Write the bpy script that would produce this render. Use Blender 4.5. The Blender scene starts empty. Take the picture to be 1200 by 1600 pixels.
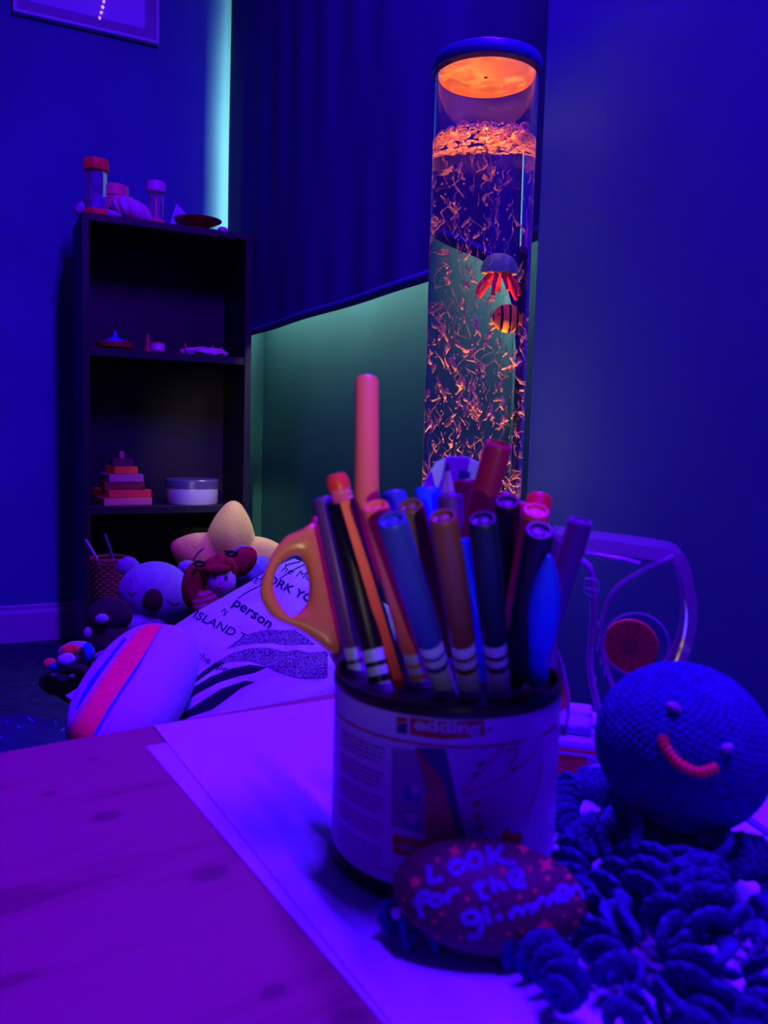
import bpy, bmesh, math, random
from math import sin, cos, pi, radians, sqrt, atan2, tan
from mathutils import Vector, Matrix, noise
from mathutils.bvhtree import BVHTree
from mathutils.geometry import tessellate_polygon
random.seed(7)
V = Vector
COL = bpy.context.scene.collection
WM = {}      # world matrices of empties
GEO = {}     # world-space geometry of built meshes, for fitting decals

# ---------------------------------------------------------------- camera model
F = 1300.0; PITCH = radians(5.3); ROLL = radians(1.6); DZ = 0.13; CZ = 0.69 + DZ; ZT = 0.50 + DZ
_r0 = V((1, 0, 0)); FW = V((0, cos(PITCH), -sin(PITCH))); _u0 = V((0, sin(PITCH), cos(PITCH)))
CU = cos(ROLL) * _u0 - sin(ROLL) * _r0
CR = cos(ROLL) * _r0 + sin(ROLL) * _u0
CAM = V((0, 0, CZ))
def ray(x, y): return CR * ((x - 600) / F) - CU * ((y - 800) / F) + FW
def at(x, y, d): return CAM + ray(x, y) * d                   # d = depth along the optical axis
def atz(x, y, z):
    r = ray(x, y); return CAM + r * ((z - CZ) / r.z)
def atp(x, y, o, n):
    r = ray(x, y); return CAM + r * ((V(o) - CAM).dot(n) / r.dot(n))
def proj(p):
    d = V(p) - CAM; z = d.dot(FW); return (600 + F * d.dot(CR) / z, 800 - F * d.dot(CU) / z, z)

# ---------------------------------------------------------------- room frame
TH = radians(26.2)
UX = V((cos(TH), sin(TH), 0)); NY = V((-sin(TH), cos(TH), 0)); UP = V((0, 0, 1))
P0 = atz(131, 985, DZ); P0.z = 0                # foot of the bookcase's front left corner
BW = 0.575; GAP = 0.190; BACK = 0.45
Q0 = P0 + NY * BACK + UX * (BW + GAP)      # corner back wall / window wall
RM = Matrix.Translation(Q0) @ Matrix.Rotation(TH, 4, 'Z')     # x: into the window wall, y: into the back wall
def rm(a, b, z): return RM @ V((a, b, z))

# ---------------------------------------------------------------- materials
def mat(name, col, rough=0.6, spec=0.3, metal=0.0, bump=0.0, bscale=60.0, var=0.0, vscale=8.0, sheen=0.0, trans=0.0, ior=1.45, coat=0.0, kind='noise', stretch=None, col2=None, emit=None, sss=0.0):
    m = bpy.data.materials.new(name); m.use_nodes = True
    nt = m.node_tree; b = nt.nodes['Principled BSDF']
    b.inputs['Base Color'].default_value = (*col, 1)
    b.inputs['Roughness'].default_value = rough
    b.inputs['Specular IOR Level'].default_value = spec
    b.inputs['Metallic'].default_value = metal
    b.inputs['Transmission Weight'].default_value = trans
    b.inputs['IOR'].default_value = ior
    b.inputs['Coat Weight'].default_value = coat
    if sheen:
        b.inputs['Sheen Weight'].default_value = sheen
        b.inputs['Sheen Tint'].default_value = (*[min(1, c * 1.5 + .1) for c in col], 1)
    if emit:
        b.inputs['Emission Color'].default_value = (*emit[0], 1); b.inputs['Emission Strength'].default_value = emit[1]
    tc = nt.nodes.new('ShaderNodeTexCoord'); mp = nt.nodes.new('ShaderNodeMapping')
    nt.links.new(tc.outputs['Object'], mp.inputs['Vector'])
    if stretch: mp.inputs['Scale'].default_value = stretch
    if var or col2:
        n = nt.nodes.new('ShaderNodeTexNoise'); n.inputs['Scale'].default_value = vscale; n.inputs['Detail'].default_value = 5
        nt.links.new(mp.outputs['Vector'], n.inputs['Vector'])
        cr = nt.nodes.new('ShaderNodeValToRGB'); nt.links.new(n.outputs['Fac'], cr.inputs['Fac'])
        c2 = col2 if col2 else [min(1, c * (1 + var)) for c in col]
        c1 = col if col2 else [c * (1 - var) for c in col]
        cr.color_ramp.elements[0].position = .35; cr.color_ramp.elements[1].position = .65
        cr.color_ramp.elements[0].color = (*c1, 1); cr.color_ramp.elements[1].color = (*c2, 1)
        nt.links.new(cr.outputs['Color'], b.inputs['Base Color'])
    if bump:
        if kind == 'voronoi':
            n = nt.nodes.new('ShaderNodeTexVoronoi'); n.inputs['Scale'].default_value = bscale; out = n.outputs['Distance']
        else:
            n = nt.nodes.new('ShaderNodeTexNoise'); n.inputs['Scale'].default_value = bscale; n.inputs['Detail'].default_value = 4; out = n.outputs['Fac']
        nt.links.new(mp.outputs['Vector'], n.inputs['Vector'])
        bp = nt.nodes.new('ShaderNodeBump'); bp.inputs['Strength'].default_value = bump; bp.inputs['Distance'].default_value = 0.004
        nt.links.new(out, bp.inputs['Height']); nt.links.new(bp.outputs['Normal'], b.inputs['Normal'])
    return m
def glass(name, ior, col=(1, 1, 1), rough=0.0):
    m = bpy.data.materials.new(name); m.use_nodes = True; nt = m.node_tree; nt.nodes.clear()
    o = nt.nodes.new('ShaderNodeOutputMaterial'); g = nt.nodes.new('ShaderNodeBsdfGlass')
    g.inputs['IOR'].default_value = ior; g.inputs['Color'].default_value = (*col, 1); g.inputs['Roughness'].default_value = rough
    nt.links.new(g.outputs[0], o.inputs[0]); return m
def clear(name, tint=(1, 1, 1), haze=(.8, .8, .9), hz=.06, rough=.05, blend=.3, edge=.7):
    # thin clear plastic: see-through, fresnel gloss and a slightly hazy edge
    m = bpy.data.materials.new(name); m.use_nodes = True; nt = m.node_tree; nt.nodes.clear()
    N = nt.nodes.new; L = nt.links.new
    o = N('ShaderNodeOutputMaterial'); t = N('ShaderNodeBsdfTransparent'); t.inputs[0].default_value = (*tint, 1)
    g = N('ShaderNodeBsdfGlossy'); g.inputs['Roughness'].default_value = rough
    d = N('ShaderNodeBsdfDiffuse'); d.inputs[0].default_value = (*haze, 1)
    lw = N('ShaderNodeLayerWeight'); lw.inputs['Blend'].default_value = blend
    mr = N('ShaderNodeMapRange'); mr.inputs['To Min'].default_value = hz; mr.inputs['To Max'].default_value = edge
    L(lw.outputs['Facing'], mr.inputs['Value'])
    m1 = N('ShaderNodeMixShader'); L(mr.outputs[0], m1.inputs[0]); L(t.outputs[0], m1.inputs[1]); L(d.outputs[0], m1.inputs[2])
    fr = N('ShaderNodeFresnel'); fr.inputs[0].default_value = 1.45
    m2 = N('ShaderNodeMixShader'); L(fr.outputs[0], m2.inputs[0]); L(m1.outputs[0], m2.inputs[1]); L(g.outputs[0], m2.inputs[2])
    L(m2.outputs[0], o.inputs[0]); return m

# ---------------------------------------------------------------- shapes: (verts, faces)
def xf(M, sh): return ([M @ V(v) for v in sh[0]], sh[1])
def join(*shs):
    vs, fs = [], []
    for s in shs:
        k = len(vs); vs += [V(v) for v in s[0]]; fs += [tuple(i + k for i in f) for f in s[1]]
    return vs, fs
def from_bm(bm):
    bm.verts.ensure_lookup_table(); bm.verts.index_update()
    r = ([v.co.copy() for v in bm.verts], [tuple(v.index for v in f.verts) for f in bm.faces]); bm.free(); return r
def box(x0, x1, y0, y1, z0, z1, bev=0.0, seg=2):
    bm = bmesh.new(); bmesh.ops.create_cube(bm, size=1)
    for v in bm.verts:
        v.co = V(((x0 + x1) / 2 + v.co.x * (x1 - x0), (y0 + y1) / 2 + v.co.y * (y1 - y0), (z0 + z1) / 2 + v.co.z * (z1 - z0)))
    if bev: bmesh.ops.bevel(bm, geom=bm.edges[:], offset=bev, segments=seg, affect='EDGES', profile=.5)
    return from_bm(bm)
def prism(pts, z0, z1, bev=0.0, seg=2):
    bm = bmesh.new(); vs = [bm.verts.new((p[0], p[1], z0)) for p in pts]
    f = bm.faces.new(vs); r = bmesh.ops.extrude_face_region(bm, geom=[f])
    for v in [g for g in r['geom'] if isinstance(g, bmesh.types.BMVert)]: v.co.z = z1
    bmesh.ops.recalc_face_normals(bm, faces=bm.faces[:])
    if bev: bmesh.ops.bevel(bm, geom=bm.edges[:], offset=bev, segments=seg, affect='EDGES', profile=.5)
    return from_bm(bm)
def lathe(prof, seg=48, cap=True):
    vs, fs = [], []
    for (r, z) in prof:
        for k in range(seg): vs.append(V((r * cos(2 * pi * k / seg), r * sin(2 * pi * k / seg), z)))
    for i in range(len(prof) - 1):
        for k in range(seg):
            a = i * seg + k; b = i * seg + (k + 1) % seg
            fs.append((a, b, b + seg, a + seg))
    if cap:
        if prof[0][0] > 1e-6: fs.append(tuple(reversed(range(seg))))
        if prof[-1][0] > 1e-6: fs.append(tuple(range((len(prof) - 1) * seg, len(prof) * seg)))
    return vs, fs
def tube(pts, rad, seg=8, cap=True, flat=1.0, closed=False, bumpf=None):
    pts = [V(p) for p in pts]; n = len(pts)
    if not hasattr(rad, '__len__'): rad = [rad] * n
    vs, fs = [], []
    t0 = (pts[1] - pts[0]).normalized()
    ref = V((0, 0, 1)) if abs(t0.z) < .9 else V((1, 0, 0))
    nx = t0.cross(ref).normalized()
    for i in range(n):
        if closed: t = (pts[(i + 1) % n] - pts[i - 1])
        else: t = pts[min(i + 1, n - 1)] - pts[max(i - 1, 0)]
        t = t.normalized() if t.length > 1e-9 else t0
        nx = (nx - t * nx.dot(t)); nx = nx.normalized() if nx.length > 1e-6 else t.orthogonal().normalized()
        ny = t.cross(nx)
        for k in range(seg):
            a = 2 * pi * k / seg
            rr = rad[i] * (bumpf(i, k) if bumpf else 1)
            vs.append(pts[i] + nx * (rr * cos(a)) + ny * (rr * flat * sin(a)))
    for i in range(n if closed else n - 1):
        for k in range(seg):
            a = i * seg + k; b = i * seg + (k + 1) % seg; j = ((i + 1) % n) * seg
            fs.append((a, b, j + (k + 1) % seg, j + k))
    if cap and not closed:
        fs.append(tuple(reversed(range(seg)))); fs.append(tuple(range((n - 1) * seg, n * seg)))
    return vs, fs
def ell(rx, ry, rz, nu=32, nv=20, disp=None):
    vs, fs = [V((0, 0, -rz))], []
    for j in range(1, nv):
        p = -pi / 2 + pi * j / nv
        for k in range(nu):
            a = 2 * pi * k / nu; d = V((cos(p) * cos(a), cos(p) * sin(a), sin(p)))
            s = disp(a, p, d) if disp else 1.0
            vs.append(V((d.x * rx * s, d.y * ry * s, d.z * rz * s)))
    vs.append(V((0, 0, rz)))
    for k in range(nu): fs.append((0, 1 + (k + 1) % nu, 1 + k))
    for j in range(nv - 2):
        for k in range(nu):
            a = 1 + j * nu + k; b = 1 + j * nu + (k + 1) % nu
            fs.append((a, b, b + nu, a + nu))
    o = 1 + (nv - 2) * nu; t = len(vs) - 1
    for k in range(nu): fs.append((o + k, o + (k + 1) % nu, t))
    return vs, fs
def catmull(pts, n=8, closed=False):
    pts = [V(p) for p in pts]; out = []; m = len(pts)
    rng = range(m if closed else m - 1)
    for i in rng:
        p0 = pts[i - 1] if (i > 0 or closed) else pts[0] * 2 - pts[1]
        p1 = pts[i]; p2 = pts[(i + 1) % m]
        p3 = pts[(i + 2) % m] if (closed or i + 2 < m) else pts[-1] * 2 - pts[-2]
        for k in range(n):
            t = k / n
            out.append(.5 * ((2 * p1) + (p2 - p0) * t + (2 * p0 - 5 * p1 + 4 * p2 - p3) * t * t + (3 * p1 - p0 - 3 * p2 + p3) * t ** 3))
    if not closed: out.append(pts[-1])
    return out
def align(o, z, xh=V((1, 0, 0))):
    z = V(z).normalized(); x = V(xh) - z * V(xh).dot(z)
    x = x.normalized() if x.length > 1e-4 else z.orthogonal().normalized(); y = z.cross(x)
    M = Matrix((x, y, z)).transposed().to_4x4(); M.translation = V(o); return M

# ---------------------------------------------------------------- objects
def thing(name, label, cat, loc, group=None, M=None):
    o = bpy.data.objects.new(name, None); COL.objects.link(o); o.empty_display_size = .02
    o.matrix_basis = M if M is not None else Matrix.Translation(V(loc))
    WM[o] = o.matrix_basis.copy(); o['label'] = label; o['category'] = cat
    if group: o['group'] = group
    return o
def mk(name, sh, m, parent=None, M=None, smooth=False, label=None, cat=None, group=None, kind=None, origin=None, mods=()):
    vs, fs = sh
    if M is not None: vs = [M @ V(v) for v in vs]
    else: vs = [V(v) for v in vs]
    if parent is not None: inv = WM[parent].inverted()
    else:
        if origin is None:
            lo = V([min(v[i] for v in vs) for i in range(3)]); hi = V([max(v[i] for v in vs) for i in range(3)])
            origin = V(((lo.x + hi.x) / 2, (lo.y + hi.y) / 2, lo.z))
        inv = Matrix.Translation(-V(origin))
    me = bpy.data.meshes.new(name); me.from_pydata([inv @ v for v in vs], [], fs); me.update()
    bm = bmesh.new(); bm.from_mesh(me); bmesh.ops.recalc_face_normals(bm, faces=bm.faces[:]) if 'norecalc' not in mods else None
    bm.to_mesh(me); bm.free()
    if smooth:
        me.polygons.foreach_set('use_smooth', [True] * len(me.polygons))
        if smooth != 'all': me.set_sharp_from_angle(angle=radians(38))
    for mm in (m if isinstance(m, (list, tuple)) else [m]): me.materials.append(mm)
    o = bpy.data.objects.new(name, me); COL.objects.link(o)
    if parent is not None:
        o.parent = parent; WM[o] = WM[parent].copy()
    else:
        o.matrix_basis = Matrix.Translation(V(origin)); WM[o] = o.matrix_basis.copy()
    GEO[o] = (vs, fs)
    if label: o['label'] = label
    if cat: o['category'] = cat
    if group: o['group'] = group
    if kind: o['kind'] = kind
    return o

# ---------------------------------------------------------------- decals: ink, print or stitching that follows a surface
def bvh(o): return BVHTree.FromPolygons([tuple(v) for v in GEO[o][0]], GEO[o][1])
def subdiv_tri(verts2, tris, maxlen):
    bm = bmesh.new(); vv = [bm.verts.new((p[0], p[1], 0)) for p in verts2]
    for t in tris:
        try: bm.faces.new([vv[i] for i in t])
        except ValueError: pass
    for _ in range(7):
        es = [e for e in bm.edges if e.calc_length() > maxlen]
        if not es: break
        bmesh.ops.subdivide_edges(bm, edges=es, cuts=1)
        bmesh.ops.triangulate(bm, faces=[f for f in bm.faces if len(f.verts) > 3])
    return from_bm(bm)
def poly2(pts):
    t = tessellate_polygon([[V((p[0], p[1], 0)) for p in pts]]); return [tuple(p) for p in pts], [tuple(x) for x in t]
def stroke2(pts, w):
    pts = [V((p[0], p[1], 0)) for p in pts]
    if len(pts) > 2: pts = catmull(pts, 5)
    vs, fs = [], []
    for i, p in enumerate(pts):
        t = (pts[min(i + 1, len(pts) - 1)] - pts[max(i - 1, 0)]).normalized(); n = V((-t.y, t.x, 0))
        ww = w(i / (len(pts) - 1)) if callable(w) else w
        vs += [tuple((p + n * ww / 2)[:2]), tuple((p - n * ww / 2)[:2])]
    for i in range(len(pts) - 1): a = 2 * i; fs += [(a, a + 1, a + 3), (a, a + 3, a + 2)]
    return vs, fs
def decal(name, shapes2, surf, m, parent, eps=.0004, maxlen=6.0, label=None, mapf=None, thick=0.0, smooth=False):
    """shapes2: list of 2-D (verts, tris); each vertex is laid on the surface along its line from mapf (default: a sight line)"""
    trees = bvh(surf) if not isinstance(surf, BVHTree) else surf
    VV, FF = [], []
    for (v2, t2) in shapes2:
        vs, fs = subdiv_tri(v2, t2, maxlen); ok = {}; base = len(VV)
        for i, v in enumerate(vs):
            o, d = mapf(v.x, v.y) if mapf else (CAM, ray(v.x, v.y))
            h, nrm, _, dist = trees.ray_cast(o, d.normalized())
            if h is None: continue
            if nrm.dot(d) > 0: nrm = -nrm
            ok[i] = len(VV); VV.append(h + nrm * eps)
        for f in fs:
            if all(i in ok for i in f):
                q = [ok[i] for i in f]
                FF.append(tuple(q))
    if not FF: return None
    return mk(name, (VV, FF), m, parent, label=label, smooth=smooth)
_tc = {}
def text2(body, origin, ex, ey, bold=0.0, shear=0.0, center=False):
    """text outline mesh mapped to 2-D: origin + ex*x + ey*y, one unit = font size"""
    cu = bpy.data.curves.new('t', 'FONT'); cu.body = body; cu.size = 1; cu.offset = bold; cu.shear = shear; cu.resolution_u = 3
    if center: cu.align_x = 'CENTER'
    ob = bpy.data.objects.new('t', cu); COL.objects.link(ob)
    dg = bpy.context.evaluated_depsgraph_get(); dg.update(); me = ob.evaluated_get(dg).to_mesh()
    vs = [(origin[0] + ex[0] * v.co.x + ey[0] * v.co.y, origin[1] + ex[1] * v.co.x + ey[1] * v.co.y) for v in me.vertices]
    me.calc_loop_triangles(); ts = [tuple(t.vertices) for t in me.loop_triangles]
    ob.evaluated_get(dg).to_mesh_clear(); bpy.data.objects.remove(ob); bpy.data.curves.remove(cu)
    return vs, ts
# ---------------------------------------------------------------- palette
M_wall = mat('wall_paint', (.045, .205, .27), .75, .2, bump=.12, bscale=22, var=.08, vscale=3)
M_floor = mat('dark_carpet', (.02, .03, .07), .95, .1, bump=.5, bscale=220, var=.25, vscale=40)
M_ceil = mat('ceiling_paint', (.12, .15, .2), .9, .1, var=.03)
M_skirt = mat('skirting_gloss', (.28, .3, .42), .4, .4, var=.03)
M_white = mat('white_plastic', (.42, .7, .75), .35, .4, var=.02)
M_blind = None
M_case = mat('black_brown_wood', (.010, .008, .016), .5, .3, bump=.08, bscale=40, var=.2, stretch=(1, 1, 8))
M_black = mat('black_plastic', (.006, .006, .010), .35, .4, var=.05)
M_red = mat('red_plastic', (.9, .05, .04), .35, .4, var=.04)
M_redd = mat('dark_red_plastic', (.34, .02, .035), .4, .4, var=.05)
M_pink = mat('pink_plastic', (.85, .12, .22), .4, .4, var=.04)
M_clear = clear('clear_plastic')
M_ink = mat('black_ink', (.012, .012, .025), .6, .2, var=.05)

# ---------------------------------------------------------------- setting
DT = 0.10
def rbox(a0, a1, b0, b1, z0, z1, bev=0): return xf(RM, box(a0, a1, b0, b1, z0, z1, bev))
mk('floor', rbox(-3.6, .3, -4.2, .3, -.06, 0), M_floor, kind='structure')
mk('ceiling', rbox(-3.6, .3, -4.2, .3, 3.0 + DZ, 3.06 + DZ), M_ceil, kind='structure')
mk('wall_back', rbox(-3.6, .3, 0, .1, 0, 3.0 + DZ), M_wall, kind='structure')
WB0, WB1, WZ0, WZ1 = -.165, -1.75, 1.20 + DZ, 2.15 + DZ
mk('wall_window', join(rbox(0, .1, WB0, 0, 0, 3.0 + DZ), rbox(0, .1, -4.2, WB1, 0, 3.0 + DZ), rbox(0, .1, WB1, WB0, 0, WZ0), rbox(0, .1, WB1, WB0, WZ1, 3.0 + DZ)), M_wall, kind='structure')
# the pier to the right of the window bay; its edge is the sharp vertical at the right of the bubble tube
PA = -.27
h = ray(826, 680); _dir = V((h.x, h.y, 0)).normalized()
_o = RM.inverted() @ CAM; _d = RM.inverted().to_3x3() @ _dir
_t = (PA - _o.x) / _d.x; PB = (_o + _d * _t).y
mk('wall_right', rbox(PA, 0, -4.2, PB, 0, 3.0 + DZ, .004), M_wall, kind='structure')
# skirting with a moulded top
sk = [(0, 0), (-.016, 0), (-.016, .108), (-.013, .117), (-.008, .122), (-.008, .136), (-.004, .141), (0, .141)]
def skirting(x0, x1):
    vs = [RM @ V((x0, y, z)) for y, z in sk] + [RM @ V((x1, y, z)) for y, z in sk]; n = len(sk)
    fs = [(i, (i + 1) % n, n + (i + 1) % n, n + i) for i in range(n)] + [tuple(range(n)), tuple(range(2 * n - 1, n - 1, -1))]
    return vs, fs
mk('baseboard_back', skirting(-3.6, -.0), M_skirt, kind='structure')
# window: frame, mullion and glass with the daylight beyond it
wf = thing('window_1', 'white window frame set in the wall behind the blackout blind', 'window', (0, 0, 0), M=RM.copy())
del wf['category']; del wf['label']; wf['kind'] = 'structure'
fr = []
for (b0, b1, z0, z1) in ((WB1, WB0, WZ0, WZ0 + .04), (WB1, WB0, WZ1 - .04, WZ1), (WB1, WB1 + .04, WZ0, WZ1), (WB0 - .012, WB0, WZ0, WZ1), ((WB0 + WB1) / 2 - .02, (WB0 + WB1) / 2 + .02, WZ0, WZ1)):
    fr.append(rbox(.06, .095, b0, b1, z0, z1))
mk('window_frame', join(*fr), M_white, wf)

# blackout blind: teal-navy front, pale back, hanging clear of the wall
BA = -.170
def blind_pt(px, py): return RM.inverted() @ atp(px, py, rm(BA, 0, 0), UX)
e1 = blind_pt(352, 100); e2 = blind_pt(390, 525); e3 = blind_pt(662, 443); e4 = blind_pt(843, 373)

BE = -.058
def blind_bottom(b):
    if b > e3.y: return e3.z + (e2.z - e3.z) * (b - e3.y) / (e2.y - e3.y)
    return e3.z + (e4.z - e3.z) * (b - e3.y) / (e4.y - e3.y)
M_blind = mat('blackout_fabric', (.035, .08, .19), .8, .15, bump=.2, bscale=6, var=.05, vscale=2, stretch=(1, 3, .6))
M_blindback = mat('blind_backing', (.27, .29, .28), .8, .1, var=.02)
bl = thing('blackout_blind', 'wide dark blue blackout blind hanging in the window bay with light leaking round its edges', 'blind', (0, 0, 0), M=RM @ Matrix.Translation((BA, -1, 1.0)))
vs, fs = [], []; nb, nz = 90, 30
for side in (0, 1):
    for i in range(nb + 1):
        b = BE + (PB - .18 - BE) * i / nb
        for j in range(nz + 1):
            z0 = blind_bottom(b) + .018; z = z0 + (2.42 + DZ - z0) * j / nz
            w = .006 * sin(b * 9 + .5) * (1 - j / nz) + .0045 * sin(b * 31) * sin(j * .14 + b)
            vs.append(rm(BA + w * .8 + (.0 if side == 0 else .004), b, z))
S = (nb + 1) * (nz + 1)
for side in (0, 1):
    fr_, bk_ = [], []
    for i in range(nb):
        for j in range(nz):
            a = side * S + i * (nz + 1) + j; fs.append((a, a + 1, a + nz + 2, a + nz + 1))
fo = [f for f in fs if f[0] < S]; bo = [tuple(i - S for i in f) for f in fs if f[0] >= S]
mk('fabric', (vs[:S], fo), M_blind, bl, smooth='all'); mk('lining', (vs[S:], bo), M_blindback, bl, smooth='all')
hem = [rm(BA + .002 + .0048 * sin(b * 9 + .5), b, blind_bottom(b) + .013) for b in [BE + (PB - .18 - BE) * i / 60 for i in range(61)]]
mk('hem_bar', tube(hem, .0125, 10), M_blind, bl, smooth=True)
mk('head_rail_baffle', rbox(BA - .025, -.001, PB - .02, -.001, 2.42 + DZ, 2.50 + DZ, .004), M_white, bl)  # unseen rail, deepened to the wall to stop daylight spilling upward

# ---------------------------------------------------------------- bookcase
BM = Matrix.Translation(P0) @ Matrix.Rotation(TH, 4, 'Z')
def bx(*a): return xf(BM, box(*a))
DB = .29
fl = (BM.inverted() @ atp(128, 330, P0, -NY)).z; HT = fl
zmid = (BM.inverted() @ atp(136, 542, P0, -NY)).z; zlow = (BM.inverted() @ atp(136, 792, P0, -NY)).z

bc = thing('bookcase', 'tall narrow black-brown bookcase with open shelves against the back wall', 'bookcase', P0, M=BM)
T = .024
mk('side_panel', bx(0, T, 0, DB, 0, HT - T, .0015), M_case, bc); mk('side_panel', bx(BW - T, BW, 0, DB, 0, HT - T, .0015), M_case, bc)
mk('top_panel', bx(0, BW, 0, DB, HT - T, HT, .0015), M_case, bc)
for z in (zmid, zlow, .075): mk('shelf', bx(T, BW - T, .004, DB - .006, z - .026, z, .0015), M_case, bc)
mk('back_panel', bx(T, BW - T, DB - .006, DB, .05, HT - T), M_case, bc)
mk('plinth', bx(T, BW - T, .01, .025, 0, .049), M_case, bc)
def shelf_pt(px, py, z, back=None):
    """where a sight line meets a shelf board, or a given distance behind the shelf's front edge"""
    if back is None: return atz(px, py, z)
    p = atp(px, py, P0 + NY * back, -NY); p.z = z; return p

# ---------------------------------------------------------------- picture
pl = [atp(x, y, rm(0, -.02, 0), -NY) for x, y in ((20, 18), (248, 70))]
pi_ = [RM.inverted() @ p for p in pl]; px0, px1 = pi_[0].x, pi_[1].x; pz = (pi_[0].z + pi_[1].z) / 2

M_pframe = mat('pale_frame', (.40, .5, .6), .4, .4, var=.04)
M_mount = mat('mount_card', (.34, .4, .5), .8, .1, var=.03); M_print = mat('white_print', (.6, .8, .95), .85, .1, var=.03, vscale=3)
pf = thing('picture_frame', 'pale framed picture hanging on the back wall above the bookcase, cut by the photo edge', 'picture', (0, 0, 0), M=RM @ Matrix.Translation((px0, -.012, pz)))
pz1 = pz + .45; fw_ = .012
mk('frame', join(rbox(px0, px1, -.028, -.002, pz, pz + fw_, .002), rbox(px0, px1, -.028, -.002, pz1 - fw_, pz1, .002), rbox(px0, px0 + fw_, -.028, -.002, pz + fw_, pz1 - fw_), rbox(px1 - fw_, px1, -.028, -.002, pz + fw_, pz1 - fw_)), M_pframe, pf)
mk('mount', rbox(px0 + fw_, px1 - fw_, -.012, -.004, pz + fw_, pz1 - fw_), M_mount, pf)
mk('print', rbox(px0 + .055, px1 - .05, -.0135, -.0122, pz + .05, pz1 - .05), M_print, pf)
M_pglass = clear('picture_glass', hz=.0, edge=.02, rough=.015)
mk('glazing', rbox(px0 + fw_, px1 - fw_, -.0195, -.0180, pz + fw_, pz1 - fw_), M_pglass, pf)
# LED strip whose string of lamps is mirrored in the glazing
M_led = mat('lit_led', (1, .7, .6), emit=((1, .45, .5), 16))
nrm = -NY; gp = rm(0, -.0195, 0)
ledp = []
for k in range(14):
    t = k / 13; px, py = 156 + 28 * t, 28 - 112 * t
    r = ray(px, py); hit = CAM + r * ((gp - CAM).dot(nrm) / r.dot(nrm)); rr = (r - nrm * 2 * r.dot(nrm)).normalized()
    ledp.append(hit + rr * ((2.97 + DZ - hit.z) / rr.z))
led = thing('led_strip', 'string of small lamps reflected in the glass of the picture', 'light strip', ledp[0])
mk('strip_backing', tube([p + V((0, 0, .0)) + (ledp[0] - rm(-1, -1, 1)).normalized() * .012 for p in ledp], .006, 6), M_white, led)
for p in ledp: mk('lamp', xf(Matrix.Translation(p), ell(.008, .008, .008, 10, 6)), M_led, led, smooth=True)

# ---------------------------------------------------------------- table, paper
TD = V((cos(radians(32.8)), sin(radians(32.8)), 0)); TN = V((-TD.y, TD.x, 0))
lm = atz(240, 1130.5, ZT); corner = lm + (atz(515, 1081.5, ZT) - lm) * 1.78
TD = (corner - lm); TD.z = 0; TD.normalize(); TN = V((-TD.y, TD.x, 0))
TM = Matrix.Translation(V((corner.x, corner.y, 0))) @ Matrix((TD, TN, UP)).transposed().to_4x4()
def tb(*a): return xf(TM, box(*a))
# pine boards: grain and knots from noise and rings
def wood():
    m = mat('pine', (.25, .08, .12), .5, .3); nt = m.node_tree; b = nt.nodes['Principled BSDF']; N = nt.nodes.new; L = nt.links.new
    tc = N('ShaderNodeTexCoord'); mp = N('ShaderNodeMapping'); L(tc.outputs['Object'], mp.inputs[0]); mp.inputs['Scale'].default_value = (1.0, 9, 9)
    n1 = N('ShaderNodeTexNoise'); n1.inputs['Scale'].default_value = 5; n1.inputs['Detail'].default_value = 7; n1.inputs['Distortion'].default_value = 1.2; L(mp.outputs[0], n1.inputs['Vector'])
    cr = N('ShaderNodeValToRGB'); L(n1.outputs['Fac'], cr.inputs[0]); e = cr.color_ramp.elements
    e[0].position = .36; e[0].color = (.155, .04, .062, 1); e[1].position = .50; e[1].color = (.225, .065, .098, 1)
    x = cr.color_ramp.elements.new(.42); x.color = (.20, .056, .086, 1)
    last = cr.outputs['Color']
    for (kx, ky, r) in KNOTS:
        p = (TM.inverted() @ atz(kx, ky, ZT)); p = p - TOPO
        sb = N('ShaderNodeVectorMath'); sb.operation = 'SUBTRACT'; L(tc.outputs['Object'], sb.inputs[0]); sb.inputs[1].default_value = (p.x, p.y, 0)
        sc = N('ShaderNodeVectorMath'); sc.operation = 'MULTIPLY'; L(sb.outputs[0], sc.inputs[0]); sc.inputs[1].default_value = (.75 / r, 1 / r, 0)
        ln = N('ShaderNodeVectorMath'); ln.operation = 'LENGTH'; L(sc.outputs[0], ln.inputs[0])
        mr = N('ShaderNodeMapRange'); mr.interpolation_type = 'SMOOTHSTEP'; mr.inputs['From Min'].default_value = .55; mr.inputs['From Max'].default_value = 1.25; mr.inputs['To Min'].default_value = .8; mr.inputs['To Max'].default_value = 0
        L(ln.outputs['Value'], mr.inputs['Value'])
        mx = N('ShaderNodeMix'); mx.data_type = 'RGBA'; L(mr.outputs[0], mx.inputs[0]); L(last, mx.inputs[6]); mx.inputs[7].default_value = (.10, .03, .05, 1); last = mx.outputs[2]
    L(last, b.inputs['Base Color'])
    bp = N('ShaderNodeBump'); bp.inputs['Strength'].default_value = .12; bp.inputs['Distance'].default_value = .002; L(n1.outputs['Fac'], bp.inputs['Height']); L(bp.outputs[0], b.inputs['Normal'])
    return m
KNOTS = [(166, 1275, .006), (328, 1365, .0068), (428, 1549, .004), (545, 1594, .0065), (76, 1240, .0035), (146, 1186, .003)]
TOPO = V((-.5, -.4, ZT - .03))
M_pine = wood()
tbl = thing('low_table', 'low pine table in the foreground with knots in its top, under the paper sheets', 'table', (0, 0, 0), M=TM)

tt = mk('tabletop', tb(-1.1, 0, -.85, 0, ZT - .028, ZT, .003), M_pine, tbl)
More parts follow.
